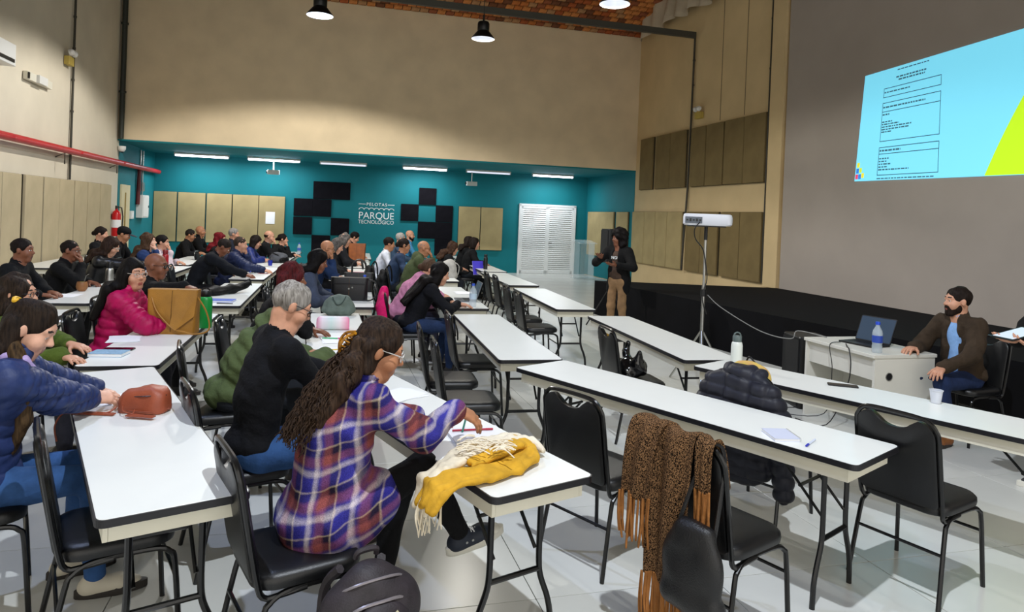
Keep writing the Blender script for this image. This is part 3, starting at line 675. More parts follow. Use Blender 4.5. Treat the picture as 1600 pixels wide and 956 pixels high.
def vnorm(P, Q):
    n = np.cross(P[Q[:, 2]] - P[Q[:, 0]], P[Q[:, 3]] - P[Q[:, 1]]); N = np.zeros_like(P)
    for k in range(4): np.add.at(N, Q[:, k], n)
    return N / (np.linalg.norm(N, axis=1)[:, None] + 1e-9)
def folds(P, Q, amp, freq, seed, along=None):
    r = np.random.RandomState(seed); N = vnorm(P, Q); d = np.zeros(len(P))
    w_ = np.sin(P @ (r.randn(3) * freq * .4) + r.rand() * 6)
    for i in range(5):
        v = r.randn(3); v /= np.linalg.norm(v)
        if along is not None: v = v * np.asarray(along)
        d += np.sin(P @ v * freq * (.7 + .6 * r.rand()) + 1.6 * w_ + r.rand() * 6)
    d = np.abs(d / 2.2) ** .8 * np.sign(d) * .8
    return P + N * (amp * d)[:, None]
def np_obj(name, P, Q, mats, parent, midx=None, uvflip=False):
    me = bpy.data.meshes.new(name); me.vertices.add(len(P)); me.vertices.foreach_set('co', P.astype(F32).ravel())
    me.loops.add(len(Q) * 4); me.loops.foreach_set('vertex_index', Q.astype(np.int32).ravel())
    me.polygons.add(len(Q)); me.polygons.foreach_set('loop_start', np.arange(0, len(Q) * 4, 4, dtype=np.int32))
    for m in (mats if isinstance(mats, (list, tuple)) else [mats]): me.materials.append(m)
    if midx is not None: me.polygons.foreach_set('material_index', midx.astype(np.int32))
    me.polygons.foreach_set('use_smooth', np.ones(len(Q), bool)); me.update(calc_edges=True); me.validate()
    return link(name, me, parent)
def sdf_obj(name, S, h, mats, parent, fold=None, midx=None):
    P, Q = S.mesh(h)
    if fold: P = folds(P, Q, *fold)
    return np_obj(name, P, Q, mats, parent, midx(P, Q) if midx else None)
# ------------------------------------------------------------------ people
V3 = lambda *a: np.array(a, float)
def unit(v): return v / (np.linalg.norm(v) + 1e-9)
def rx(a): c, s = math.cos(a), math.sin(a); return np.array([[1, 0, 0], [0, c, -s], [0, s, c]])
def ry(a): c, s = math.cos(a), math.sin(a); return np.array([[c, 0, s], [0, 1, 0], [-s, 0, c]])
def rz_(a): c, s = math.cos(a), math.sin(a); return np.array([[c, -s, 0], [s, c, 0], [0, 0, 1]])
def ik(a, t, l1, l2, pole):
    d = t - a; L = np.linalg.norm(d); L = min(L, (l1 + l2) * .995); u = unit(d); t = a + u * L
    x = (l1 * l1 - l2 * l2 + L * L) / (2 * L); hh = math.sqrt(max(l1 * l1 - x * x, 1e-6))
    p = pole - u * (pole @ u); p = unit(p); return a + u * x + p * hh, t
def hand(S, w, d, nrm, side, curl=.5, sp=1.0, k=.008, fat=1.0):
    """five separate fingers; d = direction of the fingers, nrm = palm normal, side +1 right hand"""
    d = unit(d); nrm = unit(nrm - d * (nrm @ d)); lat = np.cross(d, nrm) * side     # towards the thumb
    kn = []
    for i, (o, l) in enumerate(((.030, .082), (.010, .088), (-.011, .084), (-.030, .075))):
        b = w + d * l + lat * o * sp; kn.append(b); S.cone(w + lat * o * .55, b, .016 * fat, .0125 * fat, .014)
    S.ell(w + d * .05, (.036, .048, .016), np.stack([lat, d, nrm], 1), .012)
    for i, (b, ls) in enumerate(zip(kn, ((.038, .024, .02), (.043, .028, .021), (.04, .026, .02), (.031, .02, .018)))):
        dr = unit(d + lat * (.16, .04, -.06, -.17)[i] * sp); p = b; a = 0
        for j, l in enumerate(ls):
            a += curl * (.55, .75, .5)[j]; dd = dr * math.cos(a) + nrm * math.sin(a); q = p + dd * l; S.cone(p, q, (.0098, .009, .0082)[j] * fat, (.009, .0082, .0074)[j] * fat, k); p = q
    b = w + d * .022 + lat * .026; dt = unit(d * .62 + lat * .68 + nrm * .35); q = b + dt * .042; S.cone(b, q, .014 * fat, .0115 * fat, .012)
    q2 = q + unit(dt + d * .35 + nrm * curl * .5) * .03; S.cone(q, q2, .0112 * fat, .0095 * fat, k); q3 = q2 + unit(d * .8 + lat * .3 + nrm * curl * .6) * .024; S.cone(q2, q3, .0095 * fat, .008 * fat, k)
SKINS = {'light': '#c99478', 'tan': '#b07a58', 'brown': '#7d4d36', 'dark': '#4a2c20', 'pale': '#d6a58c'}
EYEW = mat('eye_white', '#e5e0da', .25); IRIS = mat('dark_iris', '#1c120c', .2); LIPM = mat('lips', '#9c5348', .45); BROW = mat('brow_hair', '#1f1612', .7)
SOLE = mat('white_rubber_sole', '#dcd9cc', .6)
def glasses(par, hc, Hm, m, lens=None, sun=False):
    H = lambda *p: hc + Hm @ V3(*p)
    g = MB()
    for s in (-1, 1):
        g.tube([H(s * .033 + .024 * math.cos(t), .101 - .004 * abs(math.cos(t)), .004 + .019 * math.sin(t)) for t in [i * math.pi / 8 for i in range(16)]], .0022, 5, closed=True)
        g.tube([H(s * .057, .098, .012), H(s * .076, .075, .014), H(s * .081, .0, .012), H(s * .08, -.022, -.004)], .0022, 5)
    g.tube([H(-.009, .102, .009), H(0, .106, .012), H(.009, .102, .009)], .0022, 5)
    o = g.obj('glasses', m, par, True)
    for s in (-1, 1):
        n = 14; v = [H(s * .033, .1005, .004)] + [H(s * .033 + .0235 * math.cos(2 * math.pi * i / n), .100, .004 + .0185 * math.sin(2 * math.pi * i / n)) for i in range(n)]
        MB().add(v, [[0, 1 + i, 1 + (i + 1) % n] for i in range(n)]).obj('lens', lens or mat('clear_lens', '#ffffff', .02, trans=1.0, alpha=.12), o)
def shoe(par, ank, toe, m, h=.012, laces=False, sole=SOLE, up=V3(0, 0, 1)):
    """foot with shoe: upper, sole, optional toe cap and laces (ank = ankle joint, toe = direction)"""
    f = unit(toe); up = unit(up - f * (up @ f)); r = np.cross(f, up); base = ank - up * .075
    S = SDF(); S.cone(ank + up * .0, base + up * .048 - f * .015, .042, .034, .03); S.cone(base + up * .035 - f * .03, base + up * .032 + f * .1, .037, .038, .03); S.cone(base + up * .03 + f * .1, base + up * .022 + f * .165, .038, .026, .03)
    S.ell(base + up * .03 + f * .06, (.04, .12, .03), np.stack([r, f, up], 1), .02)
    o = sdf_obj('shoe', S, h, m, par)
    ol = []
    for i in range(22):
        t = 2 * math.pi * i / 22; c, s_ = math.cos(t), math.sin(t); wdt = .043 if c > 0 else .037
        ol.append((s_ * wdt * (1 - .12 * (c > .6)), .062 + c * .135))
    MB().layers(ol, [(-.012, 1.02), (-.008, 1.1), (.026, 1.1), (.03, 1.03)], f3=lambda x, y, z: tuple(base + r * x + f * y + up * z)).obj('sole', sole, o, True)
    if laces:
        S2 = SDF(); S2.ell(base + up * .028 + f * .158, (.037, .037, .024), np.stack([r, f, up], 1), .01); sdf_obj('toe_cap', S2, .006, sole, o)
        for i in range(6):
            q = base + f * (.045 + i * .014) + up * (.079 - i * .0052)
            MB().tube([q - r * .022 - up * .006, q + up * .004, q + r * .022 - up * .006], .0032, 5).obj('lace', PAPER, o, True)
        for s_ in (-1, 1):
            MB().tube(bez([base + f * .04 + up * .085, base + f * .035 + up * .105 + r * s_ * .02, base + f * .05 + up * .09 + r * s_ * .035], 4), .003, 5).obj('lace', PAPER, o, True)
            for i in range(2):
                q = base + f * (.01 + i * .03) + up * .045 + r * s_ * .041; MB().lathe([(0, 0), (.006, 0), (.006, .003), (0, .003)], 8, q, R=Matrix(np.stack([f, up, r * s_], 1).tolist())).obj('eyelet', STEEL, o)
    return o
def person(label, head, face, lean=12, curl=12, hy=0, hp=8, hr=0, top=('t', '#222'), legs='#20242e', skin='light', hair=('short', '#1a1412', '#2c2420'), hands='table', tgt=(None, None), fold=.006,
           q=1, seat=.48, bw=1.0, belly=0, glass=None, stand=False, beard=None, sleeve=1, pal=None, footT=(None, None), shoes='#1c1a1a', laces=False, quilt=0, collar=.05, hood=None, open_=None, ch=None, chl=None, lat=0, grip=None, cat='person', extra=None, hem=0, group=None, twist=0, lap=0, back=0):
    hb = {0: .0055, 1: .0085, 2: .011, 3: .0135}[q]; hg = {0: .0075, 1: .010, 2: .013, 3: .016}[q]
    fa = math.radians(face); fwd = V3(math.cos(fa), math.sin(fa), 0); rgt = V3(fwd[1], -fwd[0], 0)
    hx, hyy, hz = head
    L1 = math.radians(lean); L2 = math.radians(lean + curl); hpr = math.radians(hp); Ln = L2 * .6 + hpr * .35
    pz = (seat + .095) if not stand else .93
    tl = (hz - pz - .165 * math.cos(Ln)) / (.28 * math.cos(L1) + .22 * math.cos(L2)); tl = min(max(tl, .82), 1.2)
    pel = V3(0, 0, pz); sl = math.radians(lat)
    d1 = V3(math.sin(sl), math.sin(L1), math.cos(L1)); d2 = V3(math.sin(sl) * .6, math.sin(L2), math.cos(L2))
    chest = pel + .28 * tl * d1; nb_ = chest + .22 * tl * d2; nd_ = V3(0, math.sin(Ln), math.cos(Ln)); hc = nb_ + .165 * nd_
    dz = hz - hc[2]
    off = hc[:2]; org = V3(hx, hyy, 0) - rgt * off[0] - fwd * off[1]
    E = empty('person', (org[0], org[1], 0), fa - math.pi / 2, label, cat, group)
    to_l = lambda w_: V3((np.asarray(w_[:2]) - org[:2]) @ rgt[:2], (np.asarray(w_[:2]) - org[:2]) @ fwd[:2], w_[2])
    Hm = rz_(math.radians(hy)) @ rx(-hpr) @ ry(math.radians(hr)); H = lambda *p: hc + Hm @ V3(*p)
    e2 = np.cross(V3(1, 0, 0), d2); Rt = np.stack([V3(1, 0, 0), unit(np.cross(d2, V3(1, 0, 0))), unit(d2)], 1); Rt1 = np.stack([V3(1, 0, 0), unit(np.cross(d1, V3(1, 0, 0))), unit(d1)], 1)
    sw = .172 * bw; sh = {}; tw = rz_(math.radians(twist))
    for s in (-1, 1): sh[s] = nb_ + tw @ (Rt @ V3(s * sw, .0, -.045))
    # ---- arms
    arm = {}
    for s, tg in ((-1, tgt[0]), (1, tgt[1])):
        if isinstance(tg, str) and tg == 'chin': t = H(s * .035, .105, -.16); dirh = H(s * .015, .085, -.07) - t; nr = -Hm[:, 1]; pole = V3(s * .35, .3, -1); cu = .9
        elif isinstance(tg, str) and tg == 'mouth': t = H(s * .05, .15, -.15); dirh = H(0, .115, -.05) - t; nr = -Hm[:, 1]; pole = V3(s * .5, .2, -1); cu = 1.0
        elif tg is None and hands == 'lap': t = pel + V3(s * .1, .27, .10); dirh = V3(-s * .4, .9, -.2); nr = V3(0, 0, -1); pole = V3(s * .8, -.4, -.5); cu = .5
        elif tg is None and stand: t = pel + V3(s * .26, .03, -.05); dirh = V3(0, .1, -1); nr = V3(-s, 0, 0); pole = V3(s * .3, -1, 0); cu = .4
        elif tg is None: t = V3(s * .13, max(nb_[1] + .22, .36), .80); dirh = V3(-s * .45, .9, -.12); nr = V3(0, 0, -1); pole = V3(s * .9, -.3, -.35); cu = .35
        else:
            t = to_l(tg[0]) if len(tg[0]) == 3 else tg[0]; dirh = V3(*tg[1]); nr = V3(*tg[2]); cu = tg[3]; pole = V3(*(tg[4] if len(tg) > 4 else (s * .9, -.3, -.4)))
        el, wr = ik(sh[s], t, .285, .255, pole); arm[s] = (el, wr, unit(dirh), nr, cu)
    # ---- legs
    leg = {}
    for s in (-1, 1):
        hip = pel + V3(s * .085 * bw, .02, -.03)
        if stand: kn = V3(s * .1, .03, .50); an = V3(s * .11, .0 + (.03 if s > 0 else -.02), .085); toe = V3(s * .25, 1, 0)
        elif footT[(s + 1) // 2] is not None:
            ft, pole, toe = footT[(s + 1) // 2]; kn, an = ik(hip, V3(*ft), .43, .42, V3(*pole)); toe = V3(*toe)
        else: kn = hip + V3(s * .045, .40, -.005); an = kn + V3(0, -.03 + .05 * s, 0); an[2] = .085; toe = V3(s * .12, 1, 0)
        leg[s] = (hip, kn, an, toe)
    # ---- skin body: head, neck, torso, arms, hands in one surface
    S = SDF()
    S.ell(H(0, -.014, .035), (.076, .096, .088), Hm, .02); S.ell(H(0, .022, -.035), (.059, .071, .086), Hm, .03); S.cone(H(-.022, .06, -.1), H(.022, .06, -.1), .024, .024, .03)
    S.cone(H(0, .083, .012), H(0, .108, -.024), .008, .0125, .012); S.cone(H(-.011, .097, -.028), H(.011, .097, -.028), .0085, .0085, .008)
    S.cone(H(-.038, .074, .030), H(.038, .074, .030), .014, .014, .02)
    for s in (-1, 1):
        S.ell(H(s * .043, .062, -.035), (.026, .028, .03), Hm, .03)
        if q <= 1: S.ell(H(s * .032, .105, .008), (.018, .018, .0125), Hm, .012, -1)
    S.cone(H(-.019, .087, -.064), H(.019, .087, -.064), .0085, .0085, .01); S.cone(H(-.017, .085, -.077), H(.017, .085, -.077), .0085, .0085, .008)
    if q <= 1: S.cone(H(-.02, .099, -.0705), H(.02, .099, -.0705), .0028, .0028, .004, -1)
    for s in (-1, 1):
        S.ell(H(s * .032, .077, .007), (.0135, .0125, .0125), Hm, .004)
        if q <= 1: S.ell(H(s * .032, .0815, .0145), (.0155, .0105, .008), Hm, .004)      # lids
        S.ell(H(s * .077, -.008, -.004), (.012, .021, .032), Hm @ rz_(s * .35), .008)
    S.cone(nb_ - d2 * .02, H(0, -.028, -.06), .056 * (1 + .1 * (bw > 1)), .052, .03)
    S.cone(pel, chest, .085, .09, .05); S.cone(chest, nb_, .09, .06, .05); S.cone(sh[-1], sh[1], .045, .045, .04)
    for s in (-1, 1):
        el, wr, dh, nr, cu = arm[s]; S.cone(sh[s], el, .043, .036, .03); S.cone(el, wr, .037, .026, .02); hand(S, wr + dh * .01, dh, nr, s, cu, fat=(1.0 if q < 2 else 1.15))
    eyes = [(H(s * .032, .0895, .005), s) for s in (-1, 1)]; lipc = [H(0, .096, -.064), H(0, .094, -.077)]; brows = [(H(-s * .0, 0, 0), s) for s in (-1, 1)]
    def mi(P, Q):
        C = P[Q].mean(1); L = (C - hc) @ Hm; m = np.zeros(len(Q), int)
        for s in (-1, 1):
            ex = (L[:, 0] - s * .032); ez = L[:, 2] - .004; fr = L[:, 1] > .078
            m[fr & ((ex / .0125) ** 2 + (ez / .0062) ** 2 < 1)] = 1; m[fr & (ex ** 2 + (ez + .0006) ** 2 < .0054 ** 2)] = 2
            bx = (L[:, 0] - s * .034); bz = L[:, 2] - .0315 - .004 * np.cos(bx / .02); m[fr & (np.abs(bx) < .021) & (np.abs(bz) < .0045)] = 4
        m[(L[:, 1] > .08) & (np.abs(L[:, 0]) < .022 - np.abs(L[:, 2] + .0705) * .5) & (L[:, 2] > -.084) & (L[:, 2] < -.057)] = 3
        return m
    sk = skinmat(skin, SKINS[skin])
    lipm = LIPM if skin in ('light', 'pale', 'tan') else mat('dark_lips', '#4f2a24', .45)
    body = sdf_obj('body', S, hb, [sk, EYEW, IRIS, lipm, BROW], E, None, mi if q <= 2 else None)
    # ---- upper garment
    kind, tcol = top[0], top[1]; inf = {'t': .010, 'shirt': .014, 'sweater': .018, 'jacket': .024, 'puffer': .034, 'hoodie': .026}[kind]
    tm = tcol if not isinstance(tcol, str) else cloth(tcol[1:] + kind, tcol, .5 if kind == 'puffer' else .88, bump=.25 if kind == 'puffer' else .55)
    G = SDF(); I = inf
    G.ell(chest + (nb_ - chest) * .22, (.155 * bw + I, .105 + I + belly * .3, .19 * tl), Rt, .06); G.ell(pel + (chest - pel) * .55 + Rt1 @ V3(0, belly * .5, 0), (.142 * bw + I, .10 + I + belly, .18 * tl), Rt1, .06)
    if stand and open_:
        for s in (-1, 1): G.cone(pel + V3(s * .085, -.015, .1), pel + V3(s * .12, -.01, -.17), .10, .085, .05)
        G.cone(pel + V3(0, -.06, .1), pel + V3(0, -.07, -.17), .08, .07, .06)
    elif hem >= 0: G.ell(pel + V3(0, -.005, .015 - hem), (.165 * bw + I, .125 + I, .105 + hem), None, .05)
    if lap: G.cone(leg[1][0], leg[1][0] + (leg[1][1] - leg[1][0]) * .40, .135, .12, .06); G.ell(pel + V3(0, .10, .02), (.185 * bw, .20, .125), None, .06); G.ell(pel + V3(0, -.02, -.03), (.19 * bw, .15, .12), None, .05)
    G.cone(sh[-1] - Rt @ V3(0, 0, .01), sh[1] - Rt @ V3(0, 0, .01), .055 + I * .6, None, .06)
    for s in (-1, 1):
        el, wr, dh, nr, cu = arm[s]; G.cone(nb_ - d2 * .01, sh[s], .05, .052 + I * .6, .04)
        we = el + (wr - el) * (.93 if sleeve == 1 else sleeve)
        nq = 6 if quilt else 0; G.cone(sh[s], el, .050 + I, .043 + I, .04, q=nq, qa=.014 if quilt else 0); G.cone(el, we, .043 + I, .031 + I * .8, .03, q=nq, qa=.012 if quilt else 0)
        if kind in ('jacket', 'hoodie', 'sweater', 'puffer'): G.cone(we - (we - el) * .04, we, .036 + I * .7, .036 + I * .7, .012)
    if collar: G.cone(nb_ - d2 * .02, nb_ + nd_ * collar - V3(0, .012, 0), .066 + I * .4, .062 + I * .4, .02)
    if hood: G.ell(nb_ + Rt @ V3(0, -.075, .0), (.12, .065, .085), Rt, .04); G.cone(nb_ + Rt @ V3(-.085, -.02, .02), nb_ + Rt @ V3(.085, -.02, .02), .045, None, .05)
    if open_:
        G.cone(nb_ + Rt @ V3(0, .085, .08), pel + (chest - pel) * .75 + V3(0, .165 + belly, 0), .05, .07, .012, -1); G.cone(pel + (chest - pel) * .75 + V3(0, .165 + belly, 0), pel + V3(0, .19 + belly, -.06 - hem * 1.5), .07, .085, .012, -1)
    if collar: G.cone(nb_ + nd_ * (collar - .01) - V3(0, .012, 0), nb_ + nd_ * (collar + .12), .058, .075, .008, -1)
    P, Q = G.mesh(hg)
    if quilt:
        N = vnorm(P, Q); L = (P - pel) @ np.stack([V3(1, 0, 0), Rt1[:, 1], Rt1[:, 2]], 1); core = (np.abs(L[:, 0]) < .19) * 1.0
        P = P + N * (.013 * core * (np.abs(np.sin(L[:, 2] * math.pi / .075 + .6 * np.sin(L[:, 0] * 9))) ** .55 - .6))[:, None]
        P = folds(P, Q, .004, 45, 5)
    elif fold: P = folds(P, Q, fold * 1.35, 27, len(label), (.6, .6, 1)); P = folds(P, Q, fold * .5, 62, len(label) + 7, (.6, .6, 1))
    np_obj({'t': 't_shirt', 'shirt': 'shirt', 'sweater': 'sweater', 'jacket': 'jacket', 'puffer': 'puffer_jacket', 'hoodie': 'hoodie'}[kind], P, Q, tm, E)
    if open_:
        U = SDF(); U.ell(chest + (nb_ - chest) * .22, (.15 * bw, .116 + belly * .3, .185 * tl), Rt, .06); U.ell(pel + (chest - pel) * .5 + Rt1 @ V3(0, belly * .5, 0), (.14 * bw, .114 + belly, .2 * tl), Rt1, .06); U.cone(nb_ - d2 * .03, nb_ + nd_ * .045, .066, .064, .02)
        U.cone(nb_ + nd_ * .04, nb_ + nd_ * .13, .057, .07, .006, -1)
        (U.ell(pel + V3(0, 0, .05), (.15, .112, .12), None, .05) if stand else None); sdf_obj('shirt', U, hg, cloth(open_[1:] + 'u', open_), E, (.004, 30, 3, (.3, .3, 1)))
    # ---- trousers
    lm = legs if not isinstance(legs, str) else cloth(legs[1:] + 'leg', legs, .9)
    T = SDF(); T.ell(pel + V3(0, 0, -.005 - .05 * stand), (.168 * bw - .02 * stand, .125 - .015 * stand, .105), None, .05)
    for s in (-1, 1):
        hip, kn, an, toe = leg[s]; T.cone(hip, kn, .088 - .016 * stand, .062, .05); T.cone(kn, an + unit(kn - an) * .02, .062, .048 if not stand else .042, .03)
    sdf_obj('trousers', T, hg, lm, E, (.005, 30, 11, (.6, .6, 1)))
    for s in (-1, 1):
        hip, kn, an, toe = leg[s]; up = unit(kn - an) if footT[(s + 1) // 2] is not None else V3(0, 0, 1)
        shoe(E, an, toe, mat('shoe_' + shoes[1:], shoes, .6), .007 if q == 0 else .014, laces and q == 0, SOLE if laces else mat('dark_sole', '#2b2622', .7), up)
    # ---- hair
    if hair:
        st_, c1, c2 = hair[:3]; hm = hairmat(c1[1:] + c2[1:], c1, c2); Z = SDF(); am, fq = .004, 90
        if st_ == 'bald_fringe':
            Z.ell(H(0, -.022, .01), (.081, .093, .05), Hm, .01); Z.ell(H(0, .075, .02), (.09, .075, .12), Hm, .012, -1); Z.ell(H(0, -.01, .085), (.075, .085, .05), Hm, .01, -1)
        else:
            vol = hair[3] if len(hair) > 3 else .0
            Z.ell(H(0, -.016, .036 + vol * .3), (.0805 + vol, .1005 + vol, .0925 + vol), Hm, .015)
            if st_ in ('short', 'cap'):
                Z.ell(H(0, .098, -.035), (.082, .075, .098), Hm, .012, -1); Z.ell(H(0, -.01, -.125), (.13, .14, .085), Hm, .012, -1)
                for s in (-1, 1): Z.ell(H(s * .09, .004, -.012), (.022, .026, .04), Hm, .008, -1)
            if st_ in ('long', 'wavy', 'bob', 'curly', 'tied'):
                dn = V3(0, 0, -1); bk = -V3(0, 1, 0)
                ln = {'long': .42, 'wavy': .34, 'bob': .14, 'curly': .2, 'tied': .0}[st_] if len(hair) < 5 else hair[4]
                if ln:
                    for s in (-1, -.66, -.33, 0, .33, .66, 1):
                        p0 = H(s * .062, -.055, .0); p1 = H(s * .078, -.055 + .02 * abs(s), -.09); p2 = np.array(nb_) + Rt @ V3(s * .115, -.125 - inf * .7 + .03 * s * s, .0)
                        rr = .038 + vol * .5
                        Z.cone(p0, p1, .042, rr, .03)
                        if ln > .15:
                            p3 = p2 - unit(d2) * (ln - .12) + Rt @ V3(s * .02, -.022, 0); Z.cone(p1, p2, rr, rr * .95, .03); Z.cone(p2, p3, rr * .95, rr * .6, .03)
                    if st_ in ('long', 'wavy', 'bob', 'curly') and not back:
                        for s in (-1, 1): Z.cone(H(s * .078, .015, .03), H(s * .086, .0, -.10), .02, .026 + vol * .3, .025)
                Z.ell(H(0, .112, -.04), (.073, .082, .105), Hm, .015, -1)
                if st_ == 'tied':
                    Z.ell(H(0, -.01, -.14), (.13, .14, .085), Hm, .012, -1); (Z.ell(H(0, -.125, .0), (.034, .034, .04), Hm, .02) if ln == 0 else None)
                    for s in (-1, 1): Z.ell(H(s * .09, .004, -.012), (.022, .026, .04), Hm, .008, -1)
                am, fq = (.006, 60) if st_ in ('long', 'bob', 'tied') else (.014, 55)
        P, Q = Z.mesh(hb * 1.1 if q else .006); P = folds(P, Q, am, fq, 4, (1, 1, .25) if st_ in ('long', 'bob') else None); np_obj('hair', P, Q, hm, E)
    if beard:
        Bd = SDF(); Bd.ell(H(0, .026, -.055), (.066, .076, .075), Hm, .02); Bd.cone(H(-.02, .066, -.108), H(.02, .066, -.108), .028, None, .02)
        Bd.ell(H(0, .06, .035), (.1, .09, .078), Hm, .012, -1); Bd.ell(H(0, -.09, -.03), (.1, .08, .1), Hm, .012, -1); Bd.ell(H(0, .108, -.07), (.026, .02, .011), Hm, .006, -1)
        sdf_obj('beard', Bd, hb, hairmat('beard' + beard[1:], beard, beard), E, (.002, 120, 3))
    if glass: glasses(E, hc, Hm, mat('frame_' + glass[1:], glass, .3), mat('dark_lens', '#0a0a0a', .1) if extra == 'sun' else None)
    if ch != 0:
        cx_, cy_ = ch if ch else (org - fwd * .03)[:2]
        chair(label, cx_, cy_, face, chl or ('black banquet chair under the ' + label.split(' person', 1)[-1] if False else 'black banquet chair carrying ' + label), 'occupied black banquet chairs')
    return dict(E=E, hc=hc, Hm=Hm, nb=nb_, pel=pel, arm=arm, sh=sh, Rt=Rt, org=org, fwd=fwd, rgt=rgt, leg=leg, H=H, d2=d2, W=lambda p: Vector(tuple(org + rgt * p[0] + fwd * p[1] + V3(0, 0, p[2]))))
# ------------------------------------------------------------------ plaid cloth
def plaid_mat():
    m = bpy.data.materials.new('purple_plaid_flannel'); m.use_nodes = True; nt = m.node_tree; b = nt.nodes['Principled BSDF']; b.inputs['Roughness'].default_value = .95; b.inputs['Specular IOR Level'].default_value = .1
    tc = nd(nt, 'ShaderNodeTexCoord'); nz = nd(nt, 'ShaderNodeTexNoise'); nz.inputs['Scale'].default_value = 9; nt.links.new(tc.outputs['Object'], nz.inputs['Vector'])
    mx = nd(nt, 'ShaderNodeVectorMath', operation='MULTIPLY_ADD'); mx.inputs[1].default_value = (.03, .03, .03); nt.links.new(nz.outputs['Color'], mx.inputs[0]); nt.links.new(tc.outputs['Object'], mx.inputs[2])
    se = nd(nt, 'ShaderNodeSeparateXYZ'); nt.links.new(mx.outputs[0], se.inputs[0])
    def M(op, a, bb):
        n = nd(nt, 'ShaderNodeMath', operation=op)
        for i, x in enumerate((a, bb)):
            if x is None: continue
            if isinstance(x, (int, float)): n.inputs[i].default_value = x
            else: nt.links.new(x, n.inputs[i])
        return n.outputs[0]
    def ramp(fac):
        r = nd(nt, 'ShaderNodeValToRGB'); cr = r.color_ramp; cr.interpolation = 'LINEAR'
        st_ = [(0, '#2c2a7a'), (.22, '#3d3c96'), (.285, '#d2c8d0'), (.335, '#d2c8d0'), (.42, '#4a3f8a'), (.52, '#8a4a48'), (.66, '#8a4a48'), (.74, '#241c30'), (.86, '#241c30'), (.90, '#b9a890'), (.94, '#2c2a7a')]
        cr.elements[0].position = 0; cr.elements[0].color = (*lin(st_[0][1]), 1); cr.elements[1].position = st_[-1][0]; cr.elements[1].color = (*lin(st_[-1][1]), 1)
        for p, c in st_[1:-1]: e = cr.elements.new(p); e.color = (*lin(c), 1)
        nt.links.new(fac, r.inputs[0]); return r.outputs[0]
    tilt = M('ADD', se.outputs['Z'], M('MULTIPLY', se.outputs['Y'], -.35))
    h = ramp(M('FRACT', M('MULTIPLY', tilt, 6.6), None)); v = ramp(M('FRACT', M('MULTIPLY', M('ADD', M('MULTIPLY', se.outputs['Y'], .8), M('MULTIPLY', se.outputs['X'], .65)), 6.3), None))
    mix = nd(nt, 'ShaderNodeMix', data_type='RGBA'); mix.inputs['Factor'].default_value = .5; nt.links.new(h, mix.inputs[6]); nt.links.new(v, mix.inputs[7])
    n2 = nd(nt, 'ShaderNodeTexNoise'); n2.inputs['Scale'].default_value = 240; nt.links.new(tc.outputs['Object'], n2.inputs['Vector'])
    m2 = nd(nt, 'ShaderNodeMix', data_type='RGBA', blend_type='OVERLAY'); m2.inputs['Factor'].default_value = .7; nt.links.new(mix.outputs[2], m2.inputs[6]); nt.links.new(n2.outputs['Fac'], m2.inputs[7])
    nt.links.new(m2.outputs[2], b.inputs['Base Color'])
    bp = nd(nt, 'ShaderNodeBump'); bp.inputs['Strength'].default_value = .5; bp.inputs['Distance'].default_value = .004; nt.links.new(n2.outputs['Fac'], bp.inputs['Height']); nt.links.new(bp.outputs[0], b.inputs['Normal'])
    return m
PLAID = plaid_mat(); JEANS = cloth('jeans', '#2f5080', .9, .25); DKJEANS = cloth('dark_jeans', '#20304f', .9, .2)
BLKH = '#120d0b'; 
PEOPLE = {}
def pp(key, label, short, *a, **k):
    k['chl'] = 'black banquet chair under ' + short
    PEOPLE[key] = person(label, *a, **k)
# ---- foreground
pp('P1', 'seated person in navy puffer jacket searching a brown shoulder bag at the left', 'the navy puffer jacket person', (-2.14, 3.10, 1.22), 35, 6, 14, hy=-20, hp=30, top=('puffer', '#26345f'), legs=JEANS, skin='pale', hair=('long', '#120d0b', '#2e231b', .003, .30), shoes='#c9c2b0', q=0, back=1, quilt=1,
   tgt=(((-2.17, 3.66, .80), (.75, .6, -.15), (0, 0, -1), .55), ((-2.05, 3.43, .82), (-.35, .95, -.1), (-.6, .3, -.8), .8)), collar=.075)
pp('P2', 'seated person in purple plaid flannel shirt with long curly hair writing at the table', 'the plaid shirt person', (-.545, 2.96, 1.215), 34, 10, 20, hy=-20, hp=22, top=('jacket', PLAID), legs='#131215', skin='tan', hair=('tied', '#140d0a', '#382a20', .006, .01), q=0, fold=.008, lap=1, bw=1.12, belly=.03, glass='#c9c9c6',
   tgt=(((-.42, 3.36, .80), (.3, .95, -.1), (0, 0, -1), .4), ((-.22, 3.12, .93), (.2, .9, -.5), (-.3, .0, -.9), .55, (.55, .1, -1))), footT=(None, ((.06, .64, .36), (.05, .3, 1), (.1, 1, .22))), shoes='#1d2433', laces=True, hem=.06, ch=(-.80, 2.72), collar=.04)
pp('P3', 'seated person in black sweater with short grey hair and glasses holding a mate gourd', 'the grey haired person in the black sweater', (-1.15, 3.66, 1.29), 34, 6, 12, hy=-6, hp=26, top=('sweater', '#12141c'), legs=JEANS, skin='light', hair=('short', '#5a544e', '#a7a29b', .002), q=0, glass='#23252c',
   tgt=(((-1.02, 4.02, .86), (.9, .4, 0), (0, 0, -1), .7), ((-1.0, 3.90, .85), (-.3, .95, .1), (-.9, .3, 0), .8)), fold=.007, collar=.025, ch=(-1.36, 3.60))
pp('P4', 'person in olive green hoodie bent over the table behind the black sweater', 'the olive green hoodie person', (-1.47, 4.72, 1.12), 25, 26, 20, hp=30, top=('hoodie', '#4d5a37'), legs='#23262c', skin='tan', hair=('short', '#1c1512', '#2e2520'), q=1, hood=1, fold=.012, tgt=(None, ((-1.22, 4.72, .80), (.3, .9, -.2), (0, 0, -1), .5)), bw=1.12)
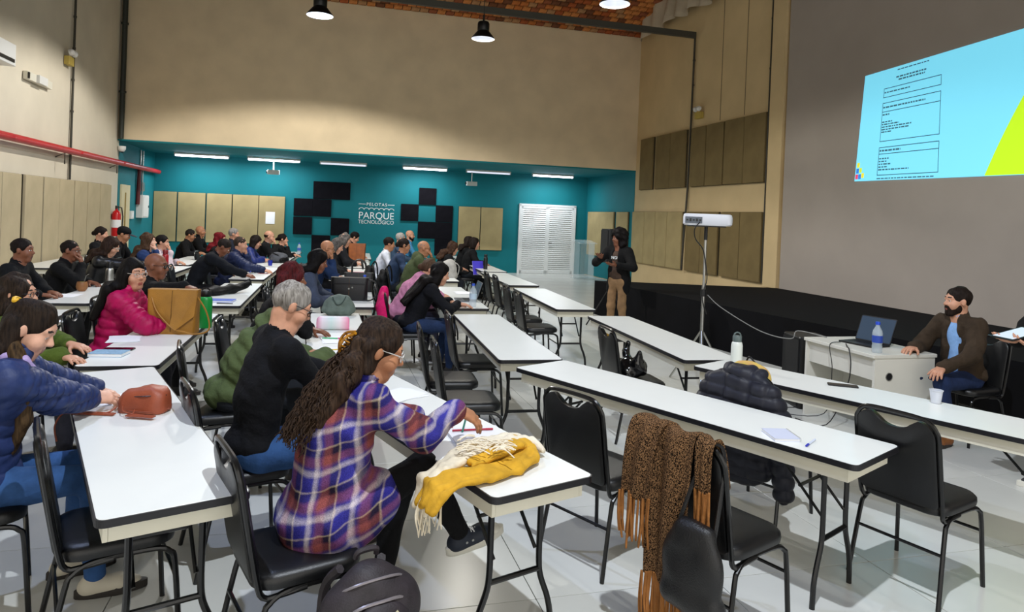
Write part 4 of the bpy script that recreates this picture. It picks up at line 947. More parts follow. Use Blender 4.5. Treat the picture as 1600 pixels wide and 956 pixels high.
pp('P5', 'person with dark red curls and black sleeves resting chin on hand', 'the person with dark red curls', (-1.77, 5.62, 1.235), 14, 14, 14, hp=6, top=('sweater', '#111114'), legs='#1a1a1f', skin='brown', hair=('curly', '#2c0d10', '#5a1c1e', .012, .12), q=1, tgt=(None, 'chin'), sleeve=.8)
pp('P21', 'person in magenta puffer jacket with long black hair and glasses turning her head', 'the magenta puffer jacket person', (-3.11, 5.70, 1.215), 14, 8, 10, hy=-38, hp=2, top=('puffer', '#a3064a'), legs='#23232b', skin='light', hair=('long', '#080606', '#130f0d', .006, .36), q=1, quilt=1, glass='#b8b0a8', tgt=(None, ((-2.75, 5.72, .80), (.2, .95, 0), (0, 0, -1), .4)), collar=.06)
PEOPLE['P21']['E']['label'] = 'person in magenta puffer jacket with long black hair and glasses, head turned'
pp('P22', 'bald person in black jacket and sunglasses gripping the green bottle', 'the bald sunglasses person', (-3.39, 6.62, 1.205), 14, 12, 12, hy=-8, hp=4, top=('jacket', '#141416'), legs='#1b1b20', skin='brown', hair=None, q=1, glass='#0d0d0d', extra='sun', bw=1.1, tgt=(None, ((-2.90, 6.20, 1.07), (.35, .75, -.15), (0, .2, -1), .8)))
pp('P39', 'person with dark hair and olive green jacket behind the navy puffer jacket', 'the olive jacket person at the left edge', (-3.28, 4.62, 1.16), 14, 4, 10, hy=-4, hp=2, top=('jacket', '#4a5a1e'), legs='#23232b', skin='light', hair=('wavy', '#17110e', '#34281f', .008, .24), q=1, glass='#2a2a2a', fold=.009, tgt=(None, ((-2.9, 4.5, .78), (.5, .8, 0), (0, 0, -1), .4)))
pp('P37', 'dark clothed person in glasses with hand at the mouth before the left wall', 'the person with hand at the mouth by the left wall', (-5.35, 8.40, 1.19), 14, 14, 12, hp=4, top=('jacket', '#121214'), legs='#18181c', skin='brown', hair=('short', BLKH, '#1d1512'), q=2, glass='#15110f', tgt=(None, 'mouth'), bw=1.08)
pp('P38', 'dark haired person in black jacket sitting upright at the far left edge', 'the upright person at the far left edge', (-5.17, 7.32, 1.255), 14, 8, 10, hp=3, top=('jacket', '#101217'), legs='#18181c', skin='brown', hair=('short', BLKH, '#1c1411'), q=2, bw=1.05)
pp('P36', 'person with dark curly hair and glasses in black leather jacket holding a cup', 'the curly haired person in the leather jacket', (-5.51, 9.52, 1.19), 14, 12, 14, hp=22, top=('jacket', mat('black_leather', '#0f0f12', .35)), legs='#18181c', skin='light', hair=('curly', '#1a110d', '#3a281e', .01, .24), q=2, glass='#c0b8a8', tgt=(None, ((-5.0, 9.62, .95), (.3, .9, .1), (-1, 0, 0), .9)))
pp('P35', 'person with dark tied hair and white earring at the left wall panels', 'the person with tied hair at the wall', (-7.12, 12.0, 1.24), 14, 6, 8, hp=4, top=('jacket', '#1a1a1e'), legs='#18181c', skin='light', hair=('tied', '#15100e', '#261c17', .004), q=3)
pp('P34', 'person in black baseball cap looking down in front of the cream door', 'the black cap person', (-6.45, 11.5, 1.27), 14, 10, 12, hp=20, top=('jacket', '#131318'), legs='#18181c', skin='tan', hair=('short', '#100d0c', '#191412'), q=2)
pp('P30', 'person with long wavy brown hair and blue top leaning on one hand', 'the wavy brown hair person', (-5.87, 11.2, 1.185), 14, 8, 10, hp=-4, top=('sweater', '#22355f'), legs='#18181c', skin='pale', hair=('wavy', '#2a1d15', '#5a4230', .012, .28), q=2, tgt=(None, 'chin'))
pp('P31', 'person in white knit sweater and dark cap of hair with hand at the mouth', 'the white sweater person', (-6.03, 11.95, 1.14), 14, 10, 10, hp=4, top=('sweater', '#c9b8bd'), legs='#18181c', skin='light', hair=('short', '#0f0d0d', '#1b1715', .006), q=2, tgt=(None, 'mouth'))
pp('P32', 'person in black with dark hair and sunglasses looking at a phone before the olive panels', 'the sunglasses person before the olive panels', (-6.78, 14.6, 1.17), 14, 12, 14, hp=16, top=('jacket', '#131316'), legs='#18181c', skin='tan', hair=('short', '#171311', '#2a2420'), q=2, glass='#101010', extra='sun')
pp('P33', 'bald person in black turtleneck before the olive panels', 'the bald turtleneck person', (-6.95, 15.45, 1.225), 14, 6, 8, hp=0, hy=-10, top=('sweater', '#131316'), legs='#18181c', skin='tan', hair=None, q=2, collar=.08)
pp('P23', 'person in dark navy jacket bent low and writing with a pen', 'the writing person in the dark navy jacket', (-4.32, 10.4, 1.20), 14, 24, 22, hp=36, top=('jacket', '#161a26'), legs='#18181c', skin='brown', hair=('short', '#171210', '#2e2622', .0), q=2, bw=1.15, tgt=(None, ((-3.93, 10.28, .80), (.2, .9, -.2), (-.3, 0, -1), .8)))
pp('P24', 'person in navy padded jacket resting chin on fist beside the writing person', 'the navy padded jacket person', (-4.43, 11.32, 1.19), 14, 14, 14, hp=6, top=('puffer', '#1a2547'), legs='#18181c', skin='light', hair=('short', '#2a211c', '#4a3c33'), q=2, quilt=1, tgt=('chin', ((-4.0, 11.2, .80), (.2, .9, -.2), (-.3, 0, -1), .8)))
pp('P26', 'person with bright red hair half hidden behind the writing person', 'the red haired person', (-5.73, 13.6, 1.15), 14, 8, 8, hp=6, top=('sweater', '#1a1a1e'), legs='#18181c', skin='light', hair=('wavy', '#4a0d14', '#7d1a22', .012, .2), q=3)
pp('P25', 'grey haired person sitting behind the navy padded jacket', 'the grey haired person at the back left', (-5.86, 14.6, 1.225), 14, 6, 8, hp=3, top=('jacket', '#1f2330'), legs='#18181c', skin='light', hair=('short', '#6f6a66', '#a9a5a1', .004), q=3)
pp('P27', 'person with dark hair in bright navy jacket bending over the grey backpack', 'the bright navy jacket person', (-4.95, 13.4, 1.14), 14, 18, 18, hp=20, top=('puffer', '#1b2a66'), legs='#18181c', skin='light', hair=('bob', '#120d0b', '#231a15', .006), q=2)
pp('P28', 'balding person in black jacket and white shirt with fist at the mouth', 'the balding person with fist at the mouth', (-4.99, 14.25, 1.215), 14, 12, 12, hp=10, top=('jacket', '#15161a'), legs='#18181c', skin='light', hair=('bald_fringe', '#1d1613', '#33291f'), q=2, tgt=(None, 'mouth'), open_='#b9bcc4')
pp('P29', 'person with tied dark hair and pale face beside the water bottles', 'the person beside the water bottles', (-4.99, 15.1, 1.10), 14, 8, 10, hp=2, top=('sweater', '#141418'), legs='#18181c', skin='light', hair=('tied', '#120e0d', '#201815', .003), q=3, tgt=(None, 'chin'))
# ---- middle column
pp('P6', 'person with very long straight black hair behind the red curls', 'the person with very long straight black hair', (-2.2, 7.90, 1.215), 13, 14, 16, hp=16, top=('jacket', '#3a4254'), legs=DKJEANS, skin='brown', hair=('long', '#060404', '#0e0a09', .014, .40), q=1)
pp('P7', 'bald person with glasses and denim jacket beside the black hair', 'the bald person in denim', (-2.76, 10.4, 1.23), 13, 12, 14, hp=12, top=('jacket', '#1c2f52'), legs=DKJEANS, skin='tan', hair=None, q=2, glass='#3a2a20', tgt=(None, 'chin'))
pp('P8', 'person with grey streaked hair looking down at a pink folder', 'the person with grey streaked hair', (-2.92, 11.6, 1.215), 13, 14, 16, hp=24, top=('jacket', '#17181b'), legs='#18181c', skin='light', hair=('bob', '#2a2724', '#6b6661', .008), q=2)
pp('P9', 'person with grey wavy hair sitting behind the grey streaked hair', 'the grey wavy haired person', (-3.22, 13.4, 1.25), 13, 8, 10, hp=10, top=('jacket', '#1a1c22'), legs='#18181c', skin='light', hair=('wavy', '#3a3632', '#77716b', .008, .16), q=3)
pp('P10', 'person with short black hair reading below the wall logo', 'the person reading below the wall logo', (-3.57, 15.75, 1.215), 13, 16, 16, hp=26, top=('jacket', '#191a20'), legs='#18181c', skin='light', hair=('short', '#0f0c0b', '#1c1613', .006), q=2)
# ---- right of the middle
pp('P11', 'person with long black hair in dark navy top typing on the laptop', 'the laptop person', (-.80, 7.90, 1.13), 12, 22, 16, hp=16, top=('sweater', '#11131d'), legs=DKJEANS, skin='light', hair=('long', '#070505', '#110c0b', .008, .46), q=1, tgt=(None, ((-.58, 7.88, .80), (.1, .95, -.1), (0, 0, -1), .4)))
pp('P12', 'person in pink hoodie leaning far over the table', 'the pink hoodie person', (-1.0, 8.62, 1.12), 12, 26, 18, hp=16, top=('hoodie', '#c07f9c'), legs='#2a2a35', skin='light', hair=('tied', '#3a2a1e', '#5a4433', .004), q=1, hood=1, fold=.010)
pp('P13', 'person in olive hoodie with shaved grey hair and glasses, hand at the mouth', 'the olive hoodie person with shaved hair', (-1.41, 11.2, 1.25), 12, 16, 14, hp=8, top=('hoodie', '#465032'), legs='#22252b', skin='tan', hair=('short', '#6a635d', '#8d867f', -.007), q=2, hood=1, glass='#141414', tgt=(None, 'mouth'))
pp('P14', 'person with dark tied hair in denim collar behind the black backpack', 'the person with dark tied hair in denim', (-1.84, 11.9, 1.25), 12, 12, 12, hp=8, top=('shirt', '#2c3c55'), legs='#22252b', skin='tan', hair=('tied', '#15100e', '#2a201b', .004), q=3, glass='#8a7a6a')
pp('P15', 'person in white long sleeved shirt with dark hair seen from behind', 'the white shirt person', (-2.29, 13.0, 1.22), 12, 12, 10, hp=8, top=('shirt', '#cfd2da'), legs='#22252b', skin='tan', hair=('short', '#140f0d', '#241b16', .004), q=3)
pp('P17', 'person with short silver hair before the right checker squares', 'the silver haired person', (-2.43, 15.2, 1.255), 12, 8, 8, hp=5, top=('jacket', '#3a5068'), legs='#22252b', skin='light', hair=('short', '#8a8681', '#b5b1ac', .003), q=3)
pp('P16', 'bald bearded person in blue shirt before the right checker squares', 'the bearded person', (-2.42, 16.5, 1.29), 12, 4, 6, hp=2, hy=-15, top=('shirt', '#3f7fa8'), legs='#22252b', skin='light', hair=None, beard='#1a1412', q=2)
pp('P18', 'person with long brown hair in black jacket left of the black bottle', 'the long brown haired person in black', (-1.11, 13.2, 1.18), 12, 16, 16, hp=16, top=('jacket', '#131418'), legs='#22252b', skin='light', hair=('wavy', '#1d130e', '#4f3626', .01, .26), q=2)
pp('P19', 'person with dark hair in black before the sand coloured panels', 'the dark haired person before the sand panels', (-.95, 15.55, 1.225), 12, 12, 12, hp=14, top=('jacket', '#131418'), legs='#22252b', skin='light', hair=('long', '#130e0c', '#2a1e18', .006, .2), q=3, open_='#d4d2d0')
pp('P20', 'person in black half hidden beside the sand coloured panels', 'the half hidden person beside the sand panels', (-.79, 15.0, 1.22), 12, 10, 12, hp=10, top=('jacket', '#131418'), legs='#22252b', skin='light', hair=('bob', '#130e0c', '#241a15', .006), q=3)
# ---- presenter and front
pp('P40', 'standing presenter in black blazer and tan trousers gesturing with both hands', 'x', (1.67, 10.7, 1.555), 226, 1, 2, hy=-30, hp=2, top=('jacket', '#0d0d10'), legs='#8a6c4c', skin='brown', hair=('curly', '#0a0707', '#171110', .034, .13), q=1, stand=True, ch=0, shoes='#b98a1e', open_='#4a3a30', hem=.05,
   tgt=(((1.60, 10.42, 1.15), (.35, .7, .1), (.2, -.2, 1), .25, (-1, -.4, -.6)), ((1.38, 10.58, 1.25), (-.45, .7, .3), (0, -.2, 1), .2, (1, -.4, -.6))), sleeve=.85)
pp('P41', 'bearded person in brown jacket and light blue shirt seated behind the desk', 'the brown jacket person behind the desk', (3.96, 6.10, 1.225), 200, 6, 8, hy=-24, hp=2, top=('jacket', '#3a2e22'), legs='#1e2c4d', skin='light', hair=('short', '#15100e', '#271e19', .002), beard='#231813', q=0, open_='#86aee0', fold=.009, collar=.045, belly=.012, shoes='#7a4a22',
   tgt=(((3.70, 5.86, .68), (-.3, .9, -.3), (0, 0, -1), .5, (-.6, -.6, -.6)), ((3.62, 6.13, .79), (-.2, .95, 0), (0, 0, -1), .5, (.6, -.3, -.6))))
pp('P42', 'person in black at the right edge of the view holding a tablet', 'x', (3.93, 4.86, 1.58), 178, 2, 4, hp=15, top=('jacket', '#121214'), legs='#101013', skin='light', hair=('short', '#14100e', '#231b17'), q=1, stand=True, ch=0, shoes='#15161a', laces=True,
   tgt=(((3.60, 4.66, 1.08), (.3, .9, .1), (0, 0, 1), .6), ((3.58, 4.86, 1.08), (-.2, .95, .05), (0, 0, 1), .5)))
# ------------------------------------------------------------------ hair and accessories of single people
p = PEOPLE['P2']; E = p['E']; H = p['H']; hm = hairmat('curls', '#160e0b', '#453427')
rg = random.Random(11); cur = MB()
for i in range(330):
    s = rg.uniform(-1, 1); a0 = H(s * .07, -.085 + .03 * abs(s) + rg.uniform(-.02, .015), rg.uniform(-.06, .02))
    end = p['nb'] + p['Rt'] @ V3(s * .12 + rg.uniform(-.025, .025), -.165 - rg.uniform(0, .035) + .03 * abs(s), -.18 - rg.uniform(0, .16))
    mid = p['nb'] + p['Rt'] @ V3(s * .11 + rg.uniform(-.025, .025), -.14 - rg.uniform(0, .04) + .04 * abs(s), -.0 + rg.uniform(-.04, .04))
    pts = bez([a0, (a0 + mid) / 2 + V3(0, -.02, .0), mid, (mid + end) / 2 + V3(0, -.015, 0), end], 7); ph = rg.uniform(0, 6); fr = rg.uniform(.9, 1.6); am = rg.uniform(.006, .012); out = []
    for j, q in enumerate(pts):
        g = min(1, j / 6); out.append(q + Vector((math.cos(ph + j * fr) * am * g, math.sin(ph + j * fr) * am * g, math.sin(ph * 2 + j * fr * .7) * .004)))
    cur.tube(out, [.0038 - .002 * j / len(out) for j in range(len(out))], 4, caps=False)
cur.obj('curly_hair_lengths', hm, E, True)['kind'] = 'stuff'
S = SDF(); 
for s in (-1, 0, 1):
    S.cone(H(s * .05, -.085, 0), p['nb'] + p['Rt'] @ V3(s * .085, -.115, -.02), .04, .045, .03); S.cone(p['nb'] + p['Rt'] @ V3(s * .085, -.115, -.02), p['nb'] + p['Rt'] @ V3(s * .09, -.135, -.2), .045, .025, .03)
sdf_obj('hair_underlayer', S, .009, hm, E, (.012, 70, 3))
AMB = mat('tortoiseshell', '#c98a1c', .25, 0, .8, 60, col2='#5a2e08')
_H0 = H; H = lambda x, y, z: _H0(x, y, z - .045)
cl = MB()
for s in (-1, 1): cl.tube(bez([H(s * .022, -.118, .075), H(s * .048, -.155, .05), H(s * .05, -.165, .01), H(s * .03, -.15, -.03), H(s * .012, -.128, -.045)], 5), .0065, 7)
for k in range(4): cl.tube([H(-.045 + .0 * k, -.152 - .006 * math.sin(k), .045 - k * .025), H(-.02, -.125, .045 - k * .025)], .004, 5); cl.tube([H(.045, -.152, .045 - k * .025), H(.02, -.125, .045 - k * .025)], .004, 5)
cl.tube([H(-.022, -.118, .075), H(0, -.115, .082), H(.022, -.118, .075)], .007, 7)
cl.obj('claw_clip', AMB, E, True)
p = PEOPLE['P1']; H = p['H']; MB().tube(bez([H(-.03, -.115, .08), H(0, -.125, .085), H(.03, -.115, .08), H(.02, -.105, .09)], 4), .009, 7).obj('hair_band', mat('yellow_band', '#d8a81c', .5), p['E'], True)
S = SDF(); S.chain([p['nb'] + V3(-.075, .03, .02), p['nb'] + V3(-.06, -.05, .06), p['nb'] + V3(.06, -.05, .06), p['nb'] + V3(.075, .03, .02), p['nb'] + V3(.03, .095, -.06)], [.03, .034, .034, .03, .02]); sdf_obj('fleece_collar', S, .008, mat('lilac_fleece', '#b8a4d8', .95, 0, .1, 80, .4, 200), p['E'])
hl = SDF(); Rt = p['Rt']; hl.chain([H(.075, .0, -.08), p['nb'] + Rt @ V3(.115, .075, -.05), p['nb'] + Rt @ V3(.11, .125, -.2), p['nb'] + Rt @ V3(.1, .13, -.34)], [.035, .036, .034, .016]); sdf_obj('hair_lock', hl, .007, hairmat('lock', '#1e1610', '#54412b'), p['E'], (.006, 80, 3, (1, 1, .2)))
p = PEOPLE['P34']; H = p['H']; S = SDF(); S.ell(H(0, -.012, .06), (.09, .11, .078), p['Hm'], .01); S.ell(H(0, 0, -.05), (.15, .15, .085), p['Hm'], .008, -1); sdf_obj('cap_crown', S, .011, cloth('capblack', '#101013'), p['E'])
S = SDF(); S.ell(H(0, .135, .035), (.07, .075, .010), p['Hm'], .01); sdf_obj('cap_visor', S, .009, cloth('capgrey', '#3a3a42'), p['E'])
p = PEOPLE['P40']; o = link('shirt_lettering', text_mesh('NGI', .065, .002), p['E']); o.data.materials.clear(); o.data.materials.append(LOGO)
_c = p['pel'] + (p['nb'] - p['pel']) * .66 + V3(0, .125, 0); o.location = tuple(_c); o.rotation_euler = (math.radians(88), 0, math.pi)
# ------------------------------------------------------------------ small things on the tables
def place(e, loc, rz=0): e.location = loc; e.rotation_euler = (0, 0, rz); return e
CLEARP = mat('clear_bottle_plastic', '#cfdde6', .12, 0, spec=.6, alpha=.45)
def water_bottle(loc, label, cap='#2a55c8', band='#3f62b8', s=1.0, grp=None):
    e = empty('water_bottle', loc, 0, label, 'bottle', grp)
    MB().lathe([(r * s, z * s) for r, z in [(0, 0), (.030, 0), (.034, .008), (.034, .05), (.031, .06), (.034, .07), (.034, .135), (.030, .155), (.014, .185), (.013, .20), (0, .20)]], 20).obj('bottle_body', CLEARP, e, True)
    MB().lathe([(r * s, z * s) for r, z in [(.0348, .072), (.0348, .122)]], 20, caps=False).obj('label_band', mat('band_' + band[1:], band, .5), e, True)
    MB().lathe([(r * s, z * s) for r, z in [(0, .196), (.0155, .196), (.0155, .216), (0, .218)]], 14).obj('cap', mat('cap_' + cap[1:], cap, .4), e, True)
    return e
def flask(loc, r, h, m, capm, label, name='thermos_bottle', loop=True, caph=.05):
    e = empty(name, loc, 0, label, 'bottle'); MB().lathe([(0, 0), (r * .95, 0), (r, .006), (r, h - .03), (r * .9, h - .01), (r * .72, h), (0, h)], 24).obj('body', m, e, True)
    MB().lathe([(r * .75, h - .002), (r * .78, h), (r * .78, h + caph - .006), (r * .7, h + caph), (0, h + caph)], 20).obj('cap', capm, e, True)
    if loop: MB().tube([(math.cos(t) * r * .6, 0, h + caph - .005 + math.sin(t) * .028) for t in [math.pi * i / 8 for i in range(9)]], .006, 6).obj('carry_loop', capm, e, True)
    return e
def notebook(loc, rz, w, l, t, cover, label, spiral=False, cat='notebook'):
    e = empty('notebook', loc, rz, label, cat); MB().layers(rrect(w, l, .004, 2), [(0, 1), (.002, 1)]).obj('back_cover', cover, e); MB().box((0, 0, .002 + t / 2), (w - .006, l - .006, t)).obj('pages', PAPER, e)
    MB().layers(rrect(w, l, .004, 2), [(t + .002, 1), (t + .004, 1)]).obj('front_cover', cover, e)
    if spiral:
        m = MB()
        for k in range(int(l / .012)): m.tube([(-w / 2 + .005 * math.cos(a), -l / 2 + .008 + k * .012, t / 2 + .003 + (t / 2 + .005) * math.sin(a)) for a in [i * math.pi / 4 for i in range(8)]], .0009, 4, closed=True)
        m.obj('spiral_binding', STEEL, e)
    return e
def paper(loc, rz, w=.21, l=.297, label='', n=1, m=None):
    e = empty('paper_sheet', loc, rz, label, 'paper'); rgn = random.Random(int(loc[0] * 100))
    for k in range(n): MB().box((0, 0, .0008 + k * .0012), (w, l, .0008), rz=rgn.uniform(-.12, .12) * k).obj('sheet', m or PAPER, e)
    return e
def phone(loc, rz, label, m=BLK_PLASTIC, w=.075, l=.155):
    e = empty('smartphone', loc, rz, label, 'phone'); MB().layers(rrect(w, l, .01, 3), [(0, .97), (.002, 1), (.007, 1), (.009, .98)]).obj('case', m, e); MB().layers(rrect(w - .008, l - .008, .008, 3), [(.0088, 1), (.0094, 1)]).obj('screen', mat('dark_screen', '#07080a', .08), e); return e
def pen(loc, rz, col, label, capcol=None, l=.14, tip=None):
    e = empty('pen', loc, rz, label, 'pen'); m = mat('pen_' + col[1:], col, .35)
    MB().tube([(-l / 2, 0, .006), (l / 2 - .035, 0, .006)], .0048, 8).obj('barrel', m, e, True); MB().tube([(l / 2 - .035, 0, .006), (l / 2, 0, .006)], [.0056, .005], 8).obj('cap', mat('pen_' + (capcol or col)[1:], capcol or col, .35), e, True); return e
def laptop(loc, rz, label, ang=108, m=None, w=.34, d=.235, mark=False):
    m = m or mat('dark_laptop_shell', '#24262a', .4, .2); e = empty('laptop', loc, rz, label, 'laptop')
    b = MB().layers(rrect(w, d, .012, 3), [(0, .98), (.003, 1), (.015, 1), (.016, .995)]).obj('base', m, e)
    k = MB()
    for i in range(5):
        for j in range(13): k.box((-w / 2 + .032 + j * .0231, d / 2 - .045 - i * .021, .0165), (.019, .017, .002))
    k.obj('keyboard', BLK_PLASTIC, b); MB().box((0, -d / 2 + .045, .0163), (.1, .06, .001)).obj('touchpad', mat('touchpad', '#3a3c40', .4), b)
    a = math.radians(ang); f3 = lambda x, y, z: (x, d / 2 - .004 + (y + d / 2) * -math.cos(a) - z * math.sin(a), .016 + (y + d / 2) * math.sin(a) - z * math.cos(a))
    lid = MB().layers(rrect(w, d, .012, 3), [(-.004, 1), (.004, 1)], f3=f3).obj('lid', m, e)
    MB().layers(rrect(w - .016, d - .02, .004, 2), [(.0045, 1), (.005, 1)], f3=f3).obj('screen', mat('laptop_screen', '#1a2230', .2, emit='#5a7088', estr=.25), lid)
    if mark: MB().box(f3(0, 0, -.0046), (.05, .002, .012), R=Matrix.Rotation(math.radians(ang - 90), 3, 'X')).obj('maker_mark', STEEL, lid)
    return e
# --- right foreground table
r1 = TABLES['TB'][2]
notebook((1.40, 3.49, TZ), r1 + .9, .13, .17, .012, mat('lavender_card', '#c4c9dc', .6), 'small spiral notepad with blank pages on the right foreground table', True)
pen((1.51, 3.39, TZ), math.radians(230), '#cfd6ea', 'clear ballpoint pen with blue cap beside the small notepad', '#2a2fb0')
# --- table at the right edge
flask((1.73, 5.20, TZ), .042, .19, mat('white_enamel', '#d9ded6', .35), mat('grey_green_lid', '#5d6a68', .4), 'white steel thermos bottle with grey loop lid on the right edge table', caph=.045)
phone((2.29, 4.69, TZ), math.radians(-108), 'black smartphone lying on the table between thermos and cup', w=.07, l=.19)
e = empty('plastic_cup', (2.69, 4.31, TZ), 0, 'empty translucent plastic cup on the right edge table', 'cup')
CUPM = mat('frosted_plastic', '#e4e8f0', .25, 0, alpha=.6)
MB().lathe([(0, .001), (.027, .001), (.028, .004), (.037, .078), (.0395, .08), (.0395, .083), (.035, .082), (.0265, .006), (0, .006)], 24).obj('cup_wall', CUPM, e, True); MB().lathe([(.0375, .079), (.0405, .0805), (.0405, .084), (.0375, .0835)], 24, caps=False).obj('rim', CUPM, e, True)
# --- scarf table
SC_Y = cloth('mustard', '#c99a2c', .9, .2); SC_W = cloth('cream_scarf', '#e0d6c0', .9, .1)
sc = empty('mustard_scarf', (0, 0, 0), 0, 'mustard and cream scarf with fringes heaped on the plaid shirt person\'s table', 'scarf')
rg = random.Random(21)
def strands(name, base, n, spread, r, m, seed, zoff):
    S = SDF(); q_ = random.Random(seed)
    for k in range(n):
        o = (k / (n - 1) - .5) * spread; ln = [V3(x - o * .55 + q_.uniform(-.008, .008), y + o * .8 + q_.uniform(-.008, .008), z + zoff + q_.uniform(-.006, .012) - abs(o) * .12) for x, y, z in base]
        S.chain(ln, [r * q_.uniform(.75, 1.15) for _ in ln], .013)
    return sdf_obj(name, S, .0065, m, sc, (.004, 60, seed))
strands('mustard_folds', [(-.285, 2.60, .70), (-.255, 2.64, .755), (-.20, 2.69, .775), (-.08, 2.76, .775), (.04, 2.87, .778), (.11, 3.0, .78), (.10, 3.09, .785), (.05, 3.11, .80)], 11, .135, .0125, SC_Y, 8, .004)
strands('mustard_folds', [(-.12, 2.80, .80), (-.02, 2.90, .812), (.06, 3.0, .815), (.08, 3.06, .80)], 6, .07, .0115, SC_Y, 5, 0)
strands('cream_folds', [(-.31, 2.66, .66), (-.29, 2.69, .755), (-.24, 2.76, .785), (-.16, 2.90, .80), (-.07, 3.03, .80), (.02, 3.12, .80), (.10, 3.15, .79), (.15, 3.08, .778)], 9, .11, .012, SC_W, 3, .006)
rg = random.Random(4); fr = MB()
for k in range(34):
    x, y = -.27 + rg.uniform(-.035, .05), 2.67 + rg.uniform(-.05, .05); fr.tube(bez([(x + .03, y + .04, .76), (x, y, .72), (x - .012 + rg.uniform(-.01, .01), y - .012, .66), (x - .012 + rg.uniform(-.015, .015), y - .015, .60 + rg.uniform(-.03, .03))], 4), .003, 4)
for k in range(40):
    x, y = -.12 + rg.uniform(-.08, .10), 2.86 + rg.uniform(-.06, .08); a = rg.uniform(-.6, .9); l = rg.uniform(.05, .1); fr.tube(bez([(x, y, .845), (x + l * .5 * math.cos(a), y + l * .5 * math.sin(a), .858), (x + l * math.cos(a), y + l * math.sin(a), .846 + rg.uniform(-.01, .006))], 4), .003, 4)
fr.obj('fringe', SC_W, sc, True)['kind'] = 'stuff'
notebook((-.13, 3.30, TZ), TABLES['TA'][2] - .25, .2, .26, .012, mat('white_card', '#e6e6ea', .5), 'open white notepad under the plaid shirt person\'s hand')
e = pen((-.15, 3.33, TZ + .016), math.radians(15), '#b02a44', 'long dark red pen lying across the plaid shirt person\'s notepad', l=.2)
e = pen((-.19, 3.33, TZ + .05), math.radians(100), '#2f7a6a', 'green pen held upright by the plaid shirt person', l=.13); e.rotation_euler = (.3, -1.0, 1.2)
phone((-.03, 3.16, TZ), 2.2, 'dark smartphone between the notepad and the mustard scarf')
paper((-.62, 3.98, TZ), TABLES['TA'][2] + .2, label='loose white sheets on the scarf table before the black sweater person', n=3)
MATE = mat('gourd_brown', '#8a5a30', .5, 0, .25, 12)
def gourd(loc, label, s=1.0, body=MATE):
    e = empty('mate_gourd', loc, 0, label, 'mate cup'); MB().lathe([(r * s, z * s) for r, z in [(0, 0), (.028, 0), (.045, .02), (.052, .045), (.048, .075), (.042, .092), (.04, .092), (.042, .08), (.0, .08)]], 20).obj('gourd_cup', body, e, True)
    MB().lathe([(0, .082 * s), (.03 * s, .086 * s), (.0, .094 * s)], 12).obj('yerba_leaf', mat('yerba', '#5a6b22', .9, 0, .3, 90), e); MB().tube([(0, .01 * s, .05 * s), (.02 * s, .03 * s, .15 * s), (.045 * s, .03 * s, .165 * s)], .0032, 6).obj('straw', STEEL, e, True); return e
gourd((-1.02, 4.03, .80), 'leather covered mate gourd held by the black sweater person', 1.15)
# --- pencil case table
PINK = bpy.data.materials.new('pink_white_case'); PINK.use_nodes = True; nt = PINK.node_tree; b_ = nt.nodes['Principled BSDF']; b_.inputs['Roughness'].default_value = .6
tc = nd(nt, 'ShaderNodeTexCoord'); sx_ = nd(nt, 'ShaderNodeSeparateXYZ'); rp_ = nd(nt, 'ShaderNodeValToRGB'); nt.links.new(tc.outputs['Generated'], sx_.inputs[0]); nt.links.new(sx_.outputs[0], rp_.inputs[0]); nt.links.new(rp_.outputs[0], b_.inputs['Base Color'])
cr = rp_.color_ramp; cr.elements[0].color = (*lin('#e58fae'), 1); cr.elements[1].color = (*lin('#e77fa6'), 1)
for pos, c in ((.18, '#eddfe6'), (.45, '#cfe0dc'), (.72, '#eddfe2')): q = cr.elements.new(pos); q.color = (*lin(c), 1)
e = empty('pencil_case', (-1.55, 6.12, TZ), math.radians(12), 'pink and white zip pencil case standing on its table', 'pencil case')
f3 = lambda x, y, z: (z, x, y)
MB().layers([(x, y + .058) for x, y in rrect(.1, .115, .045, 5)], [(-.14, .82), (-.13, .95), (-.115, 1), (.115, 1), (.13, .95), (.14, .82)], f3=lambda x, y, z: (z, x, y)).obj('case_body', PINK, e, True)
MB().tube([(-.12, .0, .116), (.12, 0, .116)], .003, 5).obj('zip', mat('white_zip', '#e8e8ec', .4), e)
S = SDF(); S.ell((0, 0, .10), (.15, .09, .115), None, .02); S.ell((0, 0, .05), (.17, .1, .06), None, .04); e = empty('grey_bag', (-1.72, 7.0, TZ), .2, 'soft grey green drawstring bag behind the pink pencil case', 'bag'); sdf_obj('bag_body', S, .01, cloth('grey_green', '#5f6b63', .8), e, (.008, 40, 7)); MB().tube(bez([(-.06, -.085, .19), (-.02, -.1, .12), (.03, -.098, .13), (.07, -.08, .2)], 5), .006, 6).obj('seam_cord', cloth('grey_cord', '#3d4843'), e, True)
paper((-1.40, 5.62, TZ), .4, label='printed sheets under the green highlighter on the pencil case table', n=4); pen((-1.43, 5.64, TZ + .006), .12, '#18b06a', 'green highlighter with magenta cap on the printed sheets', '#e0218a', .16)
pen((-1.30, 5.20, TZ + .002), .5, '#e0c050', 'yellow pencil on the near end of the pencil case table', '#3a4a6a', .15); paper((-1.32, 5.18, TZ), .1, label='white sheets under the yellow pencil', n=2)
